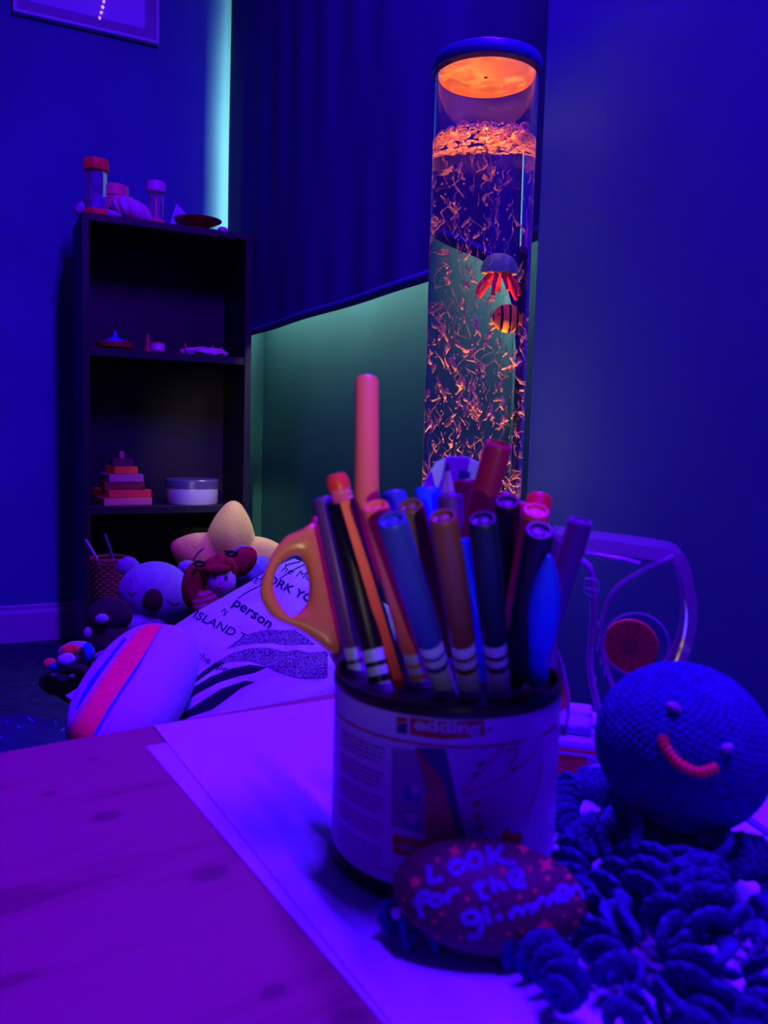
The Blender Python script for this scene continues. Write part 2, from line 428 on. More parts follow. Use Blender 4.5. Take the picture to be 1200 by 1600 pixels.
# part keeps the table's axes, so the grain runs along the boards
tt.parent = tbl
for v in tt.data.vertices: v.co -= TOPO
tt.location = TOPO
for (x, y) in ((-.04, -.04), (-1.06, -.04), (-.04, -.81), (-1.06, -.81)):
    mk('leg', tb(x - .022, x + .022, y - .022, y + .022, 0, ZT - .028, .003), M_pine, tbl)
mk('apron', join(tb(-1.04, -.06, -.05, -.032, ZT - .09, ZT - .028), tb(-1.04, -.06, -.818, -.80, ZT - .09, ZT - .028)), M_pine, tbl)
M_paper = mat('white_paper', (.38, .7, .8), .9, .1, var=.015, vscale=5)
M_paper2 = mat('under_paper', (.36, .67, .77), .9, .1, var=.015, vscale=5)
def sheet(name, cpx, lpx, z, w, l, m, label, sw=0):
    c = atz(*cpx, z); e = atz(*lpx, z); dl = (e - c).normalized(); dw = V((-dl.y, dl.x, 0))
    vs, fs = [], []; nx, ny = 12, 16
    for top in (0, 1):
        for i in range(nx + 1):
            for j in range(ny + 1):
                p = c + dw * (w * i / nx) + dl * (l * j / ny); p.z = z + (0.00025 if top else 0); vs.append(p)
    S = (nx + 1) * (ny + 1)
    for i in range(nx):
        for j in range(ny):
            a = i * (ny + 1) + j; fs.append((a, a + ny + 1, a + ny + 2, a + 1)); fs.append((a + S, a + 1 + S, a + ny + 2 + S, a + ny + 1 + S))
    per = [i * (ny + 1) for i in range(nx + 1)] + [nx * (ny + 1) + j for j in range(1, ny + 1)] + [i * (ny + 1) + ny for i in range(nx - 1, -1, -1)] + [j for j in range(ny - 1, 0, -1)]
    for k in range(len(per)): a, b = per[k], per[(k + 1) % len(per)]; fs.append((a, b, b + S, a + S))
    return mk(name, (vs, fs), m, label=label, cat='paper', smooth=False)
sheet('paper_sheet', (228, 1167), (600, 1600), ZT + .0003, .225, .42, M_paper2, 'lower white paper sheet whose edge peeks out left of the sheet on top of it')
sheet('paper_sheet', (240, 1134), (612, 1600), ZT + .0009, .232, .42, M_paper, 'upper large white paper sheet lying under the marker tub and octopus')
# ---------------------------------------------------------------- marker tub
ZP = ZT + .0013
AX = atz(689, 1326, ZP); RC = .0505; HC = .084
cup = thing('marker_tub', 'round white tub with a red and white label and black rim, full of markers', 'tub', AX, M=Matrix.Translation(AX))
CM = WM[cup]
M_label = mat('label_paper', (.42, .52, .72), .45, .4, var=.02)
M_lred = mat('label_red', (.36, .02, .03), .5, .3, var=.04); M_lnavy = mat('label_navy', (.03, .04, .16), .5, .3, var=.04)
M_lgrey = mat('label_grey', (.12, .16, .27), .6, .2, var=.04); M_ltan = mat('label_tan', (.33, .08, .12), .6, .2, var=.25, vscale=40)
M_lblue = mat('label_blue', (.07, .12, .36), .6, .2, var=.1, vscale=60); M_lwhite = mat('label_white', (.34, .44, .58), .5, .3, var=.02)
M_lpale = mat('label_pale', (.20, .24, .36), .5, .3, var=.04)
mk('body', lathe([(.0488, .004), (.0496, .0065), (.0496, .0078), (RC, .0085), (RC, .0788), (.0485, .0790), (.0485, .009), (.0, .009), (0, .004)], 96, cap=False), M_label, cup, M=CM, smooth=True)
mk('base_rim', lathe([(0, 0), (.0492, 0), (.0508, .0012), (.0508, .0060), (.0497, .0072), (.0485, .0072), (0, .0041)], 96, cap=False), M_black, cup, M=CM, smooth=True)
mk('top_rim', lathe([(.0484, .0790), (.0507, .0790), (.0511, .0796), (.0511, .0825), (.0505, HC), (.0488, HC), (.0482, .0826), (.0480, .02), (.0484, .02)], 96), M_black, cup, M=CM, smooth=True)
cyl = mk('label_carrier', lathe([(RC + .00005, .0085), (RC + .00005, .0788)], 240, cap=False), M_label, cup, M=CM, smooth=True)
cyl.name = 'label'
CY = bvh(cyl)
def cmap(x, y): return (CAM, ray(x, y))
def cang(px, py):
    """angle and height on the tub wall of a sight line"""
    r = ray(px, py).normalized(); o = CAM - AX; a = r.x ** 2 + r.y ** 2; b = 2 * (o.x * r.x + o.y * r.y); c = o.x ** 2 + o.y ** 2 - RC ** 2
    t = (-b - sqrt(max(0, b * b - 4 * a * c))) / (2 * a); p = o + r * t; return atan2(p.y, p.x), p.z
def cray(a, z):
    d = V((cos(a), sin(a), 0)); return (V((AX.x, AX.y, AX.z + z)) + d * .2, -d)
A0, _ = cang(689, 1200)
def amap(x, y): return cray(A0 + x / RC, y)          # x: metres round the wall, y: height
def cxy(px, py): a, z = cang(px, py); return ((a - A0) * RC, z)
def cpoly(*pts): return poly2([cxy(*p) for p in pts])
def cstroke(w, *pts): return stroke2([cxy(*p) for p in pts], w)
def cdec(name, shapes, m, eps, **k): return decal(name, shapes, CY, m, cup, eps=eps, maxlen=.0025, mapf=amap, **k)
def band(x0, x1, z0, z1): return ([(x0, z0), (x1, z0), (x1, z1), (x0, z1)], [(0, 1, 2), (0, 2, 3)])
_, zr = cang(700, 1166); _, zr2 = cang(560, 1330)
cdec('red_line', [band(-.062, .062, zr - .0005, zr + .0005)], M_lred, .00008)
cdec('red_line', [band(-.062, .0, .0125, .0131)], M_lred, .00008)
cdec('photo_panel', [cpoly((612, 1167), (770, 1170), (800, 1300), (735, 1312), (612, 1290))], M_lpale, .00010)
cdec('white_picture', [cpoly((693, 1168), (800, 1165), (848, 1140), (846, 1210), (826, 1280), (770, 1312), (728, 1315))], M_lwhite, .00016)
cdec('photo_figure', [cpoly((648, 1168), (672, 1170), (700, 1235), (717, 1312), (664, 1312), (666, 1230))], M_ltan, .00020)
cdec('dark_diagonal', [cpoly((650, 1167), (696, 1170), (728, 1312), (716, 1312), (690, 1215))], M_lnavy, .00024)
cdec('red_banner', [cpoly((614, 1302), (664, 1312), (735, 1314), (800, 1306), (815, 1318), (820, 1335), (664, 1342), (614, 1333))], M_lred, .00028)
# logo
cdec('logo_plate', [cpoly((641, 1120), (690, 1127), (756, 1125), (758, 1150), (690, 1155), (641, 1147))], M_lred, .00022)
cdec('logo_square', [cpoly((620, 1132), (637, 1129), (637, 1147), (620, 1145))], M_lnavy, .00022)
cdec('logo_square_top', [cpoly((620, 1119), (637, 1121), (637, 1127), (620, 1130))], M_lred, .00022)
x0, z0 = cxy(646, 1144); x1, z1 = cxy(752, 1147)
tw = text2('edding', (0, 0), (1, 0), (0, 1), bold=.03); wmax = max(p[0] for p in tw[0])
def fit_text(s, xa, xb, za, size, bold=0, shear=0):
    t = text2(s, (0, 0), (1, 0), (0, 1), bold=bold, shear=shear); mx = max(p[0] for p in t[0])
    return ([(xa + p[0] / mx * (xb - xa), za + p[1] * size) for p in t[0]], t[1])
cdec('lettering', [fit_text('edding', x0, x1, (z0 + z1) / 2 + .0010, .0070, .035)], M_lwhite, .00034, label='white edding logo lettering')
x0, z0 = cxy(622, 1325); x1, _ = cxy(676, 1334)
cdec('lettering', [fit_text('colourpen', x0, x1, z0, .0048, .02)], M_lpale, .00034)
x0, z0 = cxy(765, 1131); z0 = min(z0, .0745)
cdec('trade_mark_dot', [poly2([(x0 + .0009 * cos(a), z0 + .0009 * sin(a)) for a in [k * pi / 5 for k in range(10)]])], M_lnavy, .0002)
x0, z0 = cxy(532, 1308); x1, _ = cxy(594, 1352)
cdec('lettering', [fit_text('edding international', x0, x1, .0098, .0018, .01)], M_lred, .0002)
# small print in five blocks
rnd = random.Random(3); sp = []
for blk in range(5):
    for ln in range(4):
        z = .0625 - blk * .0105 - ln * .0020
        xa, _ = cxy(532, 1200); xb, _ = cxy(600, 1200); x = xa; xe = xb - rnd.random() * .004 * (ln == 3)
        while x < xe:
            w = .0008 + rnd.random() * .0030; sp.append(band(x, min(x + w, xe), z, z + .00085)); x += w + .0006
cdec('small_print', sp, M_lgrey, .00012)
def rrect(px0, py0, px1, py1): return cpoly((px0, py0), (px1, py0 + 3), (px1, py1), (px0, py1 - 3))
cdec('pictogram', [rrect(631, 1226, 657, 1255)], M_lblue, .00022); cdec('pictogram', [rrect(630, 1266, 657, 1297)], M_lblue, .00022)
cdec('pictogram_mark', [cpoly((643, 1227), (657, 1229), (657, 1234), (646, 1245)), cpoly((633, 1271), (639, 1270), (643, 1273), (648, 1270), (655, 1272), (654, 1279), (650, 1279), (650, 1288), (638, 1287), (638, 1278), (633, 1277))], M_lwhite, .0003)
# drawing on the right of the label: a red roof line, a small plane, dots
cdec('line_drawing', [cstroke(.0006, (720, 1240), (750, 1207), (788, 1165)), cstroke(.0005, (722, 1240), (760, 1228), (800, 1206), (838, 1172)),
    cpoly((737, 1262), (745, 1248), (750, 1250), (748, 1258)), cpoly((739, 1280), (747, 1268), (751, 1270), (748, 1278)), cpoly((742, 1298), (750, 1286), (755, 1287), (752, 1296)),
    cstroke(.0009, (790, 1174), (805, 1169), (806, 1182), (796, 1192), (800, 1202), (808, 1196)),
    cpoly((783, 1306), (790, 1290), (798, 1302), (812, 1300), (818, 1312), (790, 1318)), cstroke(.0007, (846, 1190), (838, 1235), (820, 1270))] +
    [cstroke(.00022, (728 + 3 * k, 1250 + 12 * k), (780, 1238 + 12 * k), (822, 1212 + 12 * k)) for k in range(5)], M_lred, .0003)
cdec('small_plane', [cpoly((742, 1196), (752, 1188), (760, 1190), (754, 1196), (748, 1200)), cpoly((736, 1210), (742, 1204), (746, 1208), (740, 1216))], M_lnavy, .0003)

# ---------------------------------------------------------------- markers and pencils
ZR = ZP + HC
def pm(name, c, rough=.38, var=.04, **k): return mat(name, c, rough, .4, var=var, **k)
C = dict(purple=(.10, .03, .18), dpurple=(.14, .04, .22), black=(.006, .006, .012), orange=(.95, .20, .08), salmon=(.9, .20, .08), blue=(.03, .06, .30), bblue=(.01, .12, .8),
         olive=(.16, .10, .016), brown=(.20, .065, .03), teal=(.004, .022, .05), dark=(.005, .01, .035), pink=(.9, .02, .14), magenta=(.62, .02, .12), rose=(.95, .10, .17), maroon=(.20, .02, .03),
         lilac=(.22, .06, .30), white=(.40, .55, .66), red=(.95, .04, .03), cyan=(.01, .13, .9))
PM = {k: pm('ink_' + k, v) for k, v in C.items()}
M_barrel = pm('marker_barrel', (.55, .7, .8))
def marker(label, col, top, dep, rim, rad=.0064, caplen=.058, stripes=True, length=.145, hollow=False, name='felt_marker', group=None, plain=False, zmin=None, body=None):
    """top: pixel of the cap's end and its depth; rim: where the axis crosses the level of the tub's rim"""
    pt = at(top[0], top[1], dep); pr = atz(rim[0], rim[1], ZR)
    ax = (pt - pr).normalized()
    off = V((pr.x - AX.x, pr.y - AX.y)).length
    pass
    # run down until floor or wall of the tub
    L = (pt - pr).length; s = L
    while s < .4:
        p = pt - ax * s; r_ = V((p.x - AX.x, p.y - AX.y)).length
        if p.z < ZP + .011 + rad * .6 or r_ > .0476 - rad: break
        s += .001
    tot = min(s, length) if length else s
    if s > length + .02: tot = s      # reaches the bottom whatever its nominal length
    base = pt - ax * tot; M = align(base, ax, (CAM - base))
    t = thing(name, label, 'marker' if 'marker' in name else 'pencil', base, group, M=M)
    m = PM[col]; r = rad; zc = tot - caplen
    if plain:
        mk('barrel', lathe([(r * .8, 0), (r, .002), (r, tot - .002), (r * .9, tot)], 28), m, t, M=M, smooth=True); return t, M, tot
    mk('barrel', lathe([(0, 0), (r * .72, 0), (r * .9, .0015), (r * .9, zc + .004), (0, zc + .004)], 28), PM[body] if body else M_barrel, t, M=M, smooth=True)
    if stripes:
        for (a, b) in ((.0115, .0145), (.0055, .0075)):
            mk('ink_band', lathe([(r * .91, zc - a), (r * .915, zc - a), (r * .915, zc - b + .0), (r * .91, zc - b)], 28, cap=False), m, t, M=M, smooth=True)
    prof = [(r * .93, zc), (r, zc + .0008), (r * 1.0, tot - .0022), (r * .93, tot - .0004), (r * .86, tot)]
    prof += [(r * .74, tot), (r * .68, tot - .0014), (r * .45, tot - .0016), (r * .38, tot - .0006), (0, tot - .0004)] if not hollow else [(r * .80, tot), (r * .76, tot - .012), (0, tot - .0125)]
    mk('cap', lathe(prof, 32, cap=False), m, t, M=M, smooth=True)
    return t, M, tot
marker('tall salmon orange marker standing upright above all the other pens', 'orange', (573, 592), .437, (573, 1024), rad=.0063, caplen=.135, stripes=False, length=.19)
marker('dark purple marker leaning left, nearest to the orange scissors', 'dpurple', (505, 777), .385, (556, 1036), rad=0.00485, caplen=.070)
marker('black marker with a white black-striped barrel between the left purple marker and the striped pencil', 'black', (527, 783), .372, (592, 1058), rad=0.00523, caplen=.067)
marker('salmon pink marker leaning left between the striped pencil and a blue marker', 'salmon', (586, 790), 0.323, (655, 1055), rad=0.00529, caplen=.072)
marker('dull blue marker leaning left in front, capped end lower than its neighbours', 'blue', (612, 811), 0.299, (692, 1070), rad=0.00547, caplen=.064)
marker('olive marker behind the blue one, leaning left', 'olive', (641, 789), 0.333, (700, 1035), rad=0.00538, caplen=.085)
marker('brown marker leaning left in the front middle with tan stripes below its cap', 'brown', (692, 806), 0.304, (733, 1072), rad=0.00547, caplen=.062)
marker('very dark green marker in the front middle with its shiny cap end showing', 'teal', (754, 810), 0.306, (780, 1072), rad=0.00547, caplen=.060)
marker('black marker with a ridged shiny end leaning right at the front', 'dark', (843, 828), 0.304, (800, 1066), rad=0.00538, caplen=.085)
marker('black marker standing behind the front dark ones, cap end in shade', 'black', (793, 783), 0.340, (786, 1035), rad=0.00538, caplen=.085)
marker('magenta open-ended marker cap leaning far right above the others', 'magenta', (780, 692), .385, (692, 1010), rad=.0064, caplen=.10, hollow=True)
marker('hot pink marker leaning right in front of the red capped one', 'rose', (838, 797), 0.330, (792, 1043), rad=0.00555, caplen=.10)
marker('second pink marker almost hidden between the hot pink and black ones', 'pink', (818, 786), .412, (775, 1020), rad=.0060, caplen=.09)
marker('bright red marker end peeping out behind the pink markers', 'red', (843, 776), .432, (797, 1030), rad=.0066, caplen=.09)
marker('dark red marker end peeping out behind the upright black one', 'maroon', (790, 776), .438, (763, 1024), rad=.0070, caplen=.09)
marker('violet marker leaning far right, over the clear timer', 'lilac', (908, 812), 0.368, (836, 1040), rad=0.00555, caplen=.10)
marker('blue marker end behind the salmon pink marker', 'blue', (615, 769), .432, (640, 1010), rad=.0066, caplen=.09)
marker('bright blue marker end in front of the white card', 'bblue', (668, 764), .425, (680, 1016), rad=.0068, caplen=.09)
marker('purple marker end with a slanted top right of the bright blue one', 'dpurple', (703, 772), .405, (716, 1022), rad=.0062, caplen=.09)
marker('square-topped dark maroon marker end behind the magenta cap', 'maroon', (727, 752), .428, (735, 1012), rad=.0072, caplen=.09)
marker('thin blue marker glimpsed between the brown and dark green ones', 'bblue', (729, 842), .392, (752, 1042), rad=.0048, caplen=.07)
# bright blue tapered marker on the right
def tapered():
    pt = at(857, 868, .303); pr = atz(836, 1062, ZR); ax = (pt - pr).normalized(); s = (pt - pr).length
    while True:
        p = pt - ax * s
        if p.z < ZP + .02 or V((p.x - AX.x, p.y - AX.y)).length > .038: break
        s += .001
    base = pt - ax * s; M = align(base, ax, CAM - base)
    t = thing('highlighter', 'bright blue highlighter with a long tapering cap at the right of the tub', 'marker', base, M=M)
    Lc = .054; prof = [(.0060, s - Lc), (.0066, s - Lc + .004), (.0067, s - .034), (.0060, s - .022), (.0042, s - .011), (.0020, s - .003), (.0008, s), (0, s)]
    mk('cap', lathe(prof, 32, cap=False), PM['cyan'], t, M=M, smooth=True)
    mk('barrel', lathe([(0, 0), (.0045, 0), (.0056, .003), (.0056, s - Lc + .003), (0, s - Lc + .003)], 28), PM['bblue'], t, M=M, smooth=True)
tapered()
# red and black striped pencil with an eraser end
def pencil(label, top, dep, rim, r, mats, tip=False, group=None):
    pt = at(top[0], top[1], dep); pr = atz(rim[0], rim[1], ZR); ax = (pt - pr).normalized(); s = (pt - pr).length
    while s < .25:
        p = pt - ax * s
        if p.z < ZP + .013 or V((p.x - AX.x, p.y - AX.y)).length > .0475 - r: break
        s += .001
    base = pt - ax * s; M = align(base, ax, (CAM - base)) @ Matrix.Rotation(radians(8), 4, 'Z')
    t = thing('pencil', label, 'pencil', base, group, M=M)
    e0 = s - (.0125 if not tip else .018)
    def hexa(faces, z0, z1, rr):
        vs = [V((rr * cos(k * pi / 3 + pi / 6), rr * sin(k * pi / 3 + pi / 6), z)) for z in (z0, z1) for k in range(6)]
        return vs, [(k, (k + 1) % 6, 6 + (k + 1) % 6, 6 + k) for k in faces] + [tuple(range(6)), tuple(range(6, 12))]
    o = mk('shaft', hexa(range(6), 0, e0, r), mats[:2], t, M=M)
    for i, p in enumerate(o.data.polygons): p.material_index = 1 if i in (1, 3, 5) else 0
    if not tip:
        mk('ferrule', lathe([(r * 1.0, e0), (r * 1.12, e0 + .0006), (r * 1.02, e0 + .0018), (r * 1.12, e0 + .003), (r * 1.02, e0 + .0042), (r * 1.12, e0 + .0055)], 24), M_pink, t, M=M, smooth=True)
        mk('eraser', lathe([(r * 1.12, e0 + .0055), (r * 1.15, s - .003), (r * .95, s - .0006), (r * .5, s), (0, s)], 24), M_red, t, M=M, smooth=True)
    else:
        mk('sharpened_wood', lathe([(r * .95, e0), (r * .28, s - .0045), (0, s - .0045)], 6, cap=False), mats[2], t, M=M)
        mk('lead', lathe([(r * .27, s - .0047), (.0003, s), (0, s)], 10, cap=False), M_ink, t, M=M, smooth=True)
pencil('red and black striped pencil with a red eraser end, leaning left in the tub', (524, 740), .362, (617, 1052), .0043, [PM['black'], PM['red']])
pencil('sharpened purple pencil, point up, in front of the white card', (699, 722), .415, (705, 1015), .0047, [PM['purple'], PM['black'], mat('pale_wood', (.36, .2, .4), .7, .2, var=.1)], tip=True)
# white card tag standing among the pens
pts = [(640, 800), (655, 768), (680, 723), (700, 713), (730, 714), (762, 729), (774, 752), (775, 800), (772, 900), (760, 1000), (690, 1000)]
o = at(710, 800, .452); wp = [atp(x, y, o, V((.1, 1, -.12)).normalized()) for x, y in pts]
nrm_ = V((.1, 1, -.12)).normalized(); xa = V((1, -.1, 0)).normalized(); ya = nrm_.cross(xa)
Mc = Matrix((xa, ya, nrm_)).transposed().to_4x4(); Mc.translation = o
lp = [Mc.inverted() @ p for p in wp]
card = thing('card_tag', 'round-topped white card standing at the back of the tub behind the pens', 'card', wp[-1], M=Mc)
cs = mk('card', prism([(p.x, p.y) for p in lp], 0, .0012, .0003, 1), mat('card_white', (.62, .8, .92), .8, .2, var=.02), card, M=Mc)
decal('blue_square', [poly2([(718, 734), (736, 738), (734, 750), (716, 748)])], cs, PM['blue'], card, eps=.0003)

# ---------------------------------------------------------------- scissors with orange handles, hooked over the rim
M_scis = mat('orange_scissor_plastic', (.70, .22, .04), .28, .5, var=.05, vscale=20)
def ring_solid(outer, inner, M, th, N=96, nc=20, thick_fn=None):
    oc = catmull([V((x, y, 0)) for x, y in outer], 12, True); ic = catmull([V((x, y, 0)) for x, y in inner], 12, True)
    c = sum(ic, V((0, 0, 0))) / len(ic)
    def hit(loop, a):
        d = V((cos(a), sin(a), 0)); best = None
        for i in range(len(loop)):
            p, q = loop[i] - c, loop[(i + 1) % len(loop)] - c; e = q - p; den = d.x * e.y - d.y * e.x
            if abs(den) < 1e-12: continue
            t = (p.x * e.y - p.y * e.x) / den; u = (p.x * d.y - p.y * d.x) / den
            if t > 0 and -1e-6 <= u <= 1 + 1e-6: best = max(best or 0, t)
        return c + d * best
    vs, fs = [], []
    for k in range(N):
        a = 2 * pi * k / N; O = hit(oc, a); I = hit(ic, a); mid = (O + I) / 2; hf = (O - I) / 2
        for j in range(nc):
            f = 2 * pi * j / nc; cs, sn = cos(f), sin(f); cs = math.copysign(abs(cs) ** .55, cs); sn = math.copysign(abs(sn) ** .75, sn)
            vs.append(M @ (mid + hf * cs + V((0, 0, th * sn))))
    for k in range(N):
        for j in range(nc):
            a = k * nc + j; b = k * nc + (j + 1) % nc; a2 = ((k + 1) % N) * nc + j; b2 = ((k + 1) % N) * nc + (j + 1) % nc
            fs.append((a, b, b2, a2))
    return vs, fs
outer_px = [(491, 816), (471, 828), (443, 842), (420, 878), (406, 921), (413, 947), (430, 967), (466, 984), (499, 1007), (524, 1024), (539, 997), (532, 967), (518, 915), (509, 875), (500, 835)]
inner_px = [(466, 868), (478, 888), (483, 918), (478, 944), (463, 960), (450, 960), (436, 941), (428, 921), (431, 894), (446, 875)]
so = at(470, 930, .405); sn_ = V((.16, -1, .30)).normalized()
def sc_frame(o):
    xa = V((1, .16, 0)).normalized(); xa = (xa - sn_ * xa.dot(sn_)).normalized(); ya = sn_.cross(xa)
    M = Matrix((xa, ya, sn_)).transposed().to_4x4(); M.translation = o; return M
SM = sc_frame(so)
def spx(M, pts): return [(lambda q: (q.x, q.y))(M.inverted() @ atp(x, y, M.translation, sn_)) for x, y in pts]
sci = thing('scissors', 'orange-handled scissors stuck handles up in the left side of the tub', 'scissors', so, M=SM)
mk('handle', ring_solid(spx(SM, outer_px), spx(SM, inner_px), SM, .0062), M_scis, sci, smooth='all')
SM2 = sc_frame(so - sn_ * .0135)
o2 = [(x + 13, y - 18) for x, y in outer_px]; o2 = [(x + (26 if i in (2, 3, 4, 5, 6) else 0), y) for i, (x, y) in enumerate(o2)]
i2 = [(x + 26, y - 14) for x, y in inner_px]
mk('handle', ring_solid(spx(SM2, [(498, 806), (489, 808), (484, 818), (486, 850), (489, 900), (490, 940), (497, 970), (514, 996), (530, 1008), (538, 985), (530, 950), (520, 900), (512, 860), (502, 820)]), spx(SM2, [(497, 868), (503, 882), (508, 908), (510, 934), (505, 944), (499, 934), (496, 912), (494, 885)]), SM2, .0055), M_scis, sci, smooth='all')
M_steel = mat('scissor_steel', (.5, .5, .55), .3, .5, metal=.9, var=.03)
pv = atp(529, 1010, SM.translation, sn_)
for k, (dz, tx) in enumerate(((.0015, .0), (-.0100, .004))):
    a = pv + sn_ * (dz - .0035); b = V((AX.x - .012 + tx, AX.y - .008, ZP + .014)); d = (b - a)
    w = d.normalized().cross(sn_).normalized()
    blade = [a - w * .0045, a + w * .0045, a + d * .5 + w * .0042, b, a + d * .5 - w * .0040]
    vs = [p + sn_ * .0006 for p in blade] + [p - sn_ * .0006 for p in blade]; n = 5
    mk('blade', (vs, [tuple(range(5)), tuple(range(9, 4, -1))] + [(i, (i + 1) % 5, 5 + (i + 1) % 5, 5 + i) for i in range(5)]), M_steel, sci)

# ---------------------------------------------------------------- crocheted octopus
M_yarn = mat('blue_yarn', (.018, .04, .23), .95, .1, bump=.35, bscale=900, var=.22, vscale=260, sheen=.35)
M_yarn_d = mat('blue_yarn_tentacle', (.02, .035, .15), .95, .1, bump=.4, bscale=900, col2=(.03, .06, .28), vscale=220, sheen=.35)
hc = at(1066, 1166, .352); RH = .0363
Mh = Matrix.Translation(hc) @ align(V((0, 0, 0)), V((.35, -.10, .93)), V((1, 0, 0)))
octo = thing('crochet_octopus', 'blue crocheted octopus with a pink smile sitting on the paper at the lower right', 'soft toy', (hc.x, hc.y, ZP), M=Matrix.Translation((hc.x, hc.y, ZP)))
NR, NS = 40, 76
def knit(a, p, d):
    row = (p + pi / 2) / pi * NR; rf = row - math.floor(row); off = .5 * (int(math.floor(row)) % 2)
    ns = max(6, int(NS * cos((math.floor(row) + .5) / NR * pi - pi / 2) + .5)); s = a / (2 * pi) * ns + off; sf = s - math.floor(s)
    v = abs((sf - .5) * 2)                      # V-shaped stitches
    h = (.45 + .55 * sin(pi * rf) ** .7) * (1 - .95 * v ** 2) + .12 * noise.noise(d * 22) * (1 - .35 * (1 if abs(sf - .5) < .07 else 0))
    low = -.04 * max(0, -d.z) ** 2
    return 1 + .026 * (h - .6) + low + .008 * noise.noise(d * 3.1)
head = mk('head', ell(RH, RH, RH * .96, 420, 250, knit), M_yarn, octo, M=Mh, smooth='all')
# smile and eyes: yarn laid on the head
def on(o, px, py, lift=.0):
    r = ray(px, py).normalized(); h = bvh_cache.setdefault(o, bvh(o)).ray_cast(CAM, r); return (h[0] + h[1] * lift * (1 if h[1].dot(r) < 0 else -1)) if h[0] is not None else None
bvh_cache = {}
M_pinky = mat('pink_yarn', (1.0, .02, .10), .9, .1, bump=.4, bscale=1200, var=.1, vscale=400)
sp_ = [on(head, x, y, .0006) for x, y in ((1036, 1150), (1038, 1163), (1046, 1178), (1060, 1192), (1078, 1202), (1094, 1206), (1108, 1203), (1120, 1199))]
sp_ = catmull(sp_, 10)
mk('smile', tube(sp_, [.0019 * (1 + .18 * sin(i * 1.3)) for i in range(len(sp_))], 10), M_pinky, octo, smooth=True)
M_eye = mat('lilac_yarn', (.38, .22, .50), .8, .2, bump=.3, bscale=900)
for (x, y, dx, dy) in ((1052, 1107, 11, 6), (1134, 1167, 8, -3)):
    pts_ = [on(head, x - dx, y - dy, .0004), on(head, x, y, .0012), on(head, x + dx, y + dy, .0004)]
    mk('eye', tube(catmull(pts_, 6), [.0005, .0009, .0012, .0014, .0016, .0017, .0017, .0016, .0014, .0012, .0010, .0008, .0005], 10), M_eye, octo, smooth=True)
# a short crocheted body under the head
bdc = V((hc.x - .006, hc.y - .004, ZP + .016))
def lump(a, p, d): return 1 + .05 * sin(a * 14 + int(p * 9) * 1.3) * (.5 + .5 * sin(p * 26)) + .05 * noise.noise(d * 2)
mk('body', ell(.026, .024, .0158, 120, 70, lump), M_yarn_d, octo, M=Matrix.Translation(bdc), smooth='all')
def tentacle(path, hr=.0102, th=.0023, pitch=.0082, seed=0, flip=1, taper=.72):
    """curly crochet tentacle: a ruffled band of stitches winding round a path of world points"""
    c = catmull(path, 30); cum = [0]
    for i in range(1, len(c)): cum.append(cum[-1] + (c[i] - c[i - 1]).length)
    tot = cum[-1]; n = int(tot / pitch * 64); vs, fs = [], []; nc = 16; k = 0
    for i in range(n + 1):
        s = tot * i / n
        while k < len(c) - 2 and cum[k + 1] < s: k += 1
        f = (s - cum[k]) / max(1e-9, cum[k + 1] - cum[k]); p = c[k].lerp(c[k + 1], f); t = (c[k + 1] - c[k]).normalized()
        nx = (V((0, 0, 1)) - t * t.z).normalized(); ny = t.cross(nx)
        u = s / tot; ph = flip * 2 * pi * s / pitch + seed + .5 * sin(s * 90 + seed); tp_ = (1 - (1 - taper) * u) * min(1, .35 + (1 - u) * 9) * min(1, .5 + u * 9)
        wob = 1 + .10 * noise.noise(V((s * 160, seed, 0)))
        d = nx * sin(ph) + ny * cos(ph); q = t * 1.0 + (ny * sin(ph) - nx * cos(ph)) * .25 * flip; q.normalize()
        st = i * 2 * pi / 5.4      # one bump per stitch
        for m in range(nc):
            a = 2 * pi * m / nc; ca, sa = cos(a), sin(a)
            ro = hr * tp_ * wob * (.60 + ca * (.40 + (.045 * sin(st) if ca > 0 else 0)))
            tt = th * tp_ * sa * (1 + .30 * sin(st + (pi if ca > .2 else 0)) ) * (1 - .35 * abs(sin(a * 1.5 + .7)) ) 
            v = p + d * ro + q * tt
            if v.z < ZP + .0008: v.z = ZP + .0008 + (v.z - ZP - .0008) * .04
            vs.append(v)
    for i in range(n):
        for m in range(nc):
            a = i * nc + m; b = i * nc + (m + 1) % nc; fs.append((a, b, b + nc, a + nc))
    fs.append(tuple(reversed(range(nc)))); fs.append(tuple(range(n * nc, n * nc + nc)))
    return vs, fs
def tp(*a): return [(lambda p: V((p.x, p.y, z)))(atz(x, y, z)) for x, y, z in a]
H = ZP + .0110
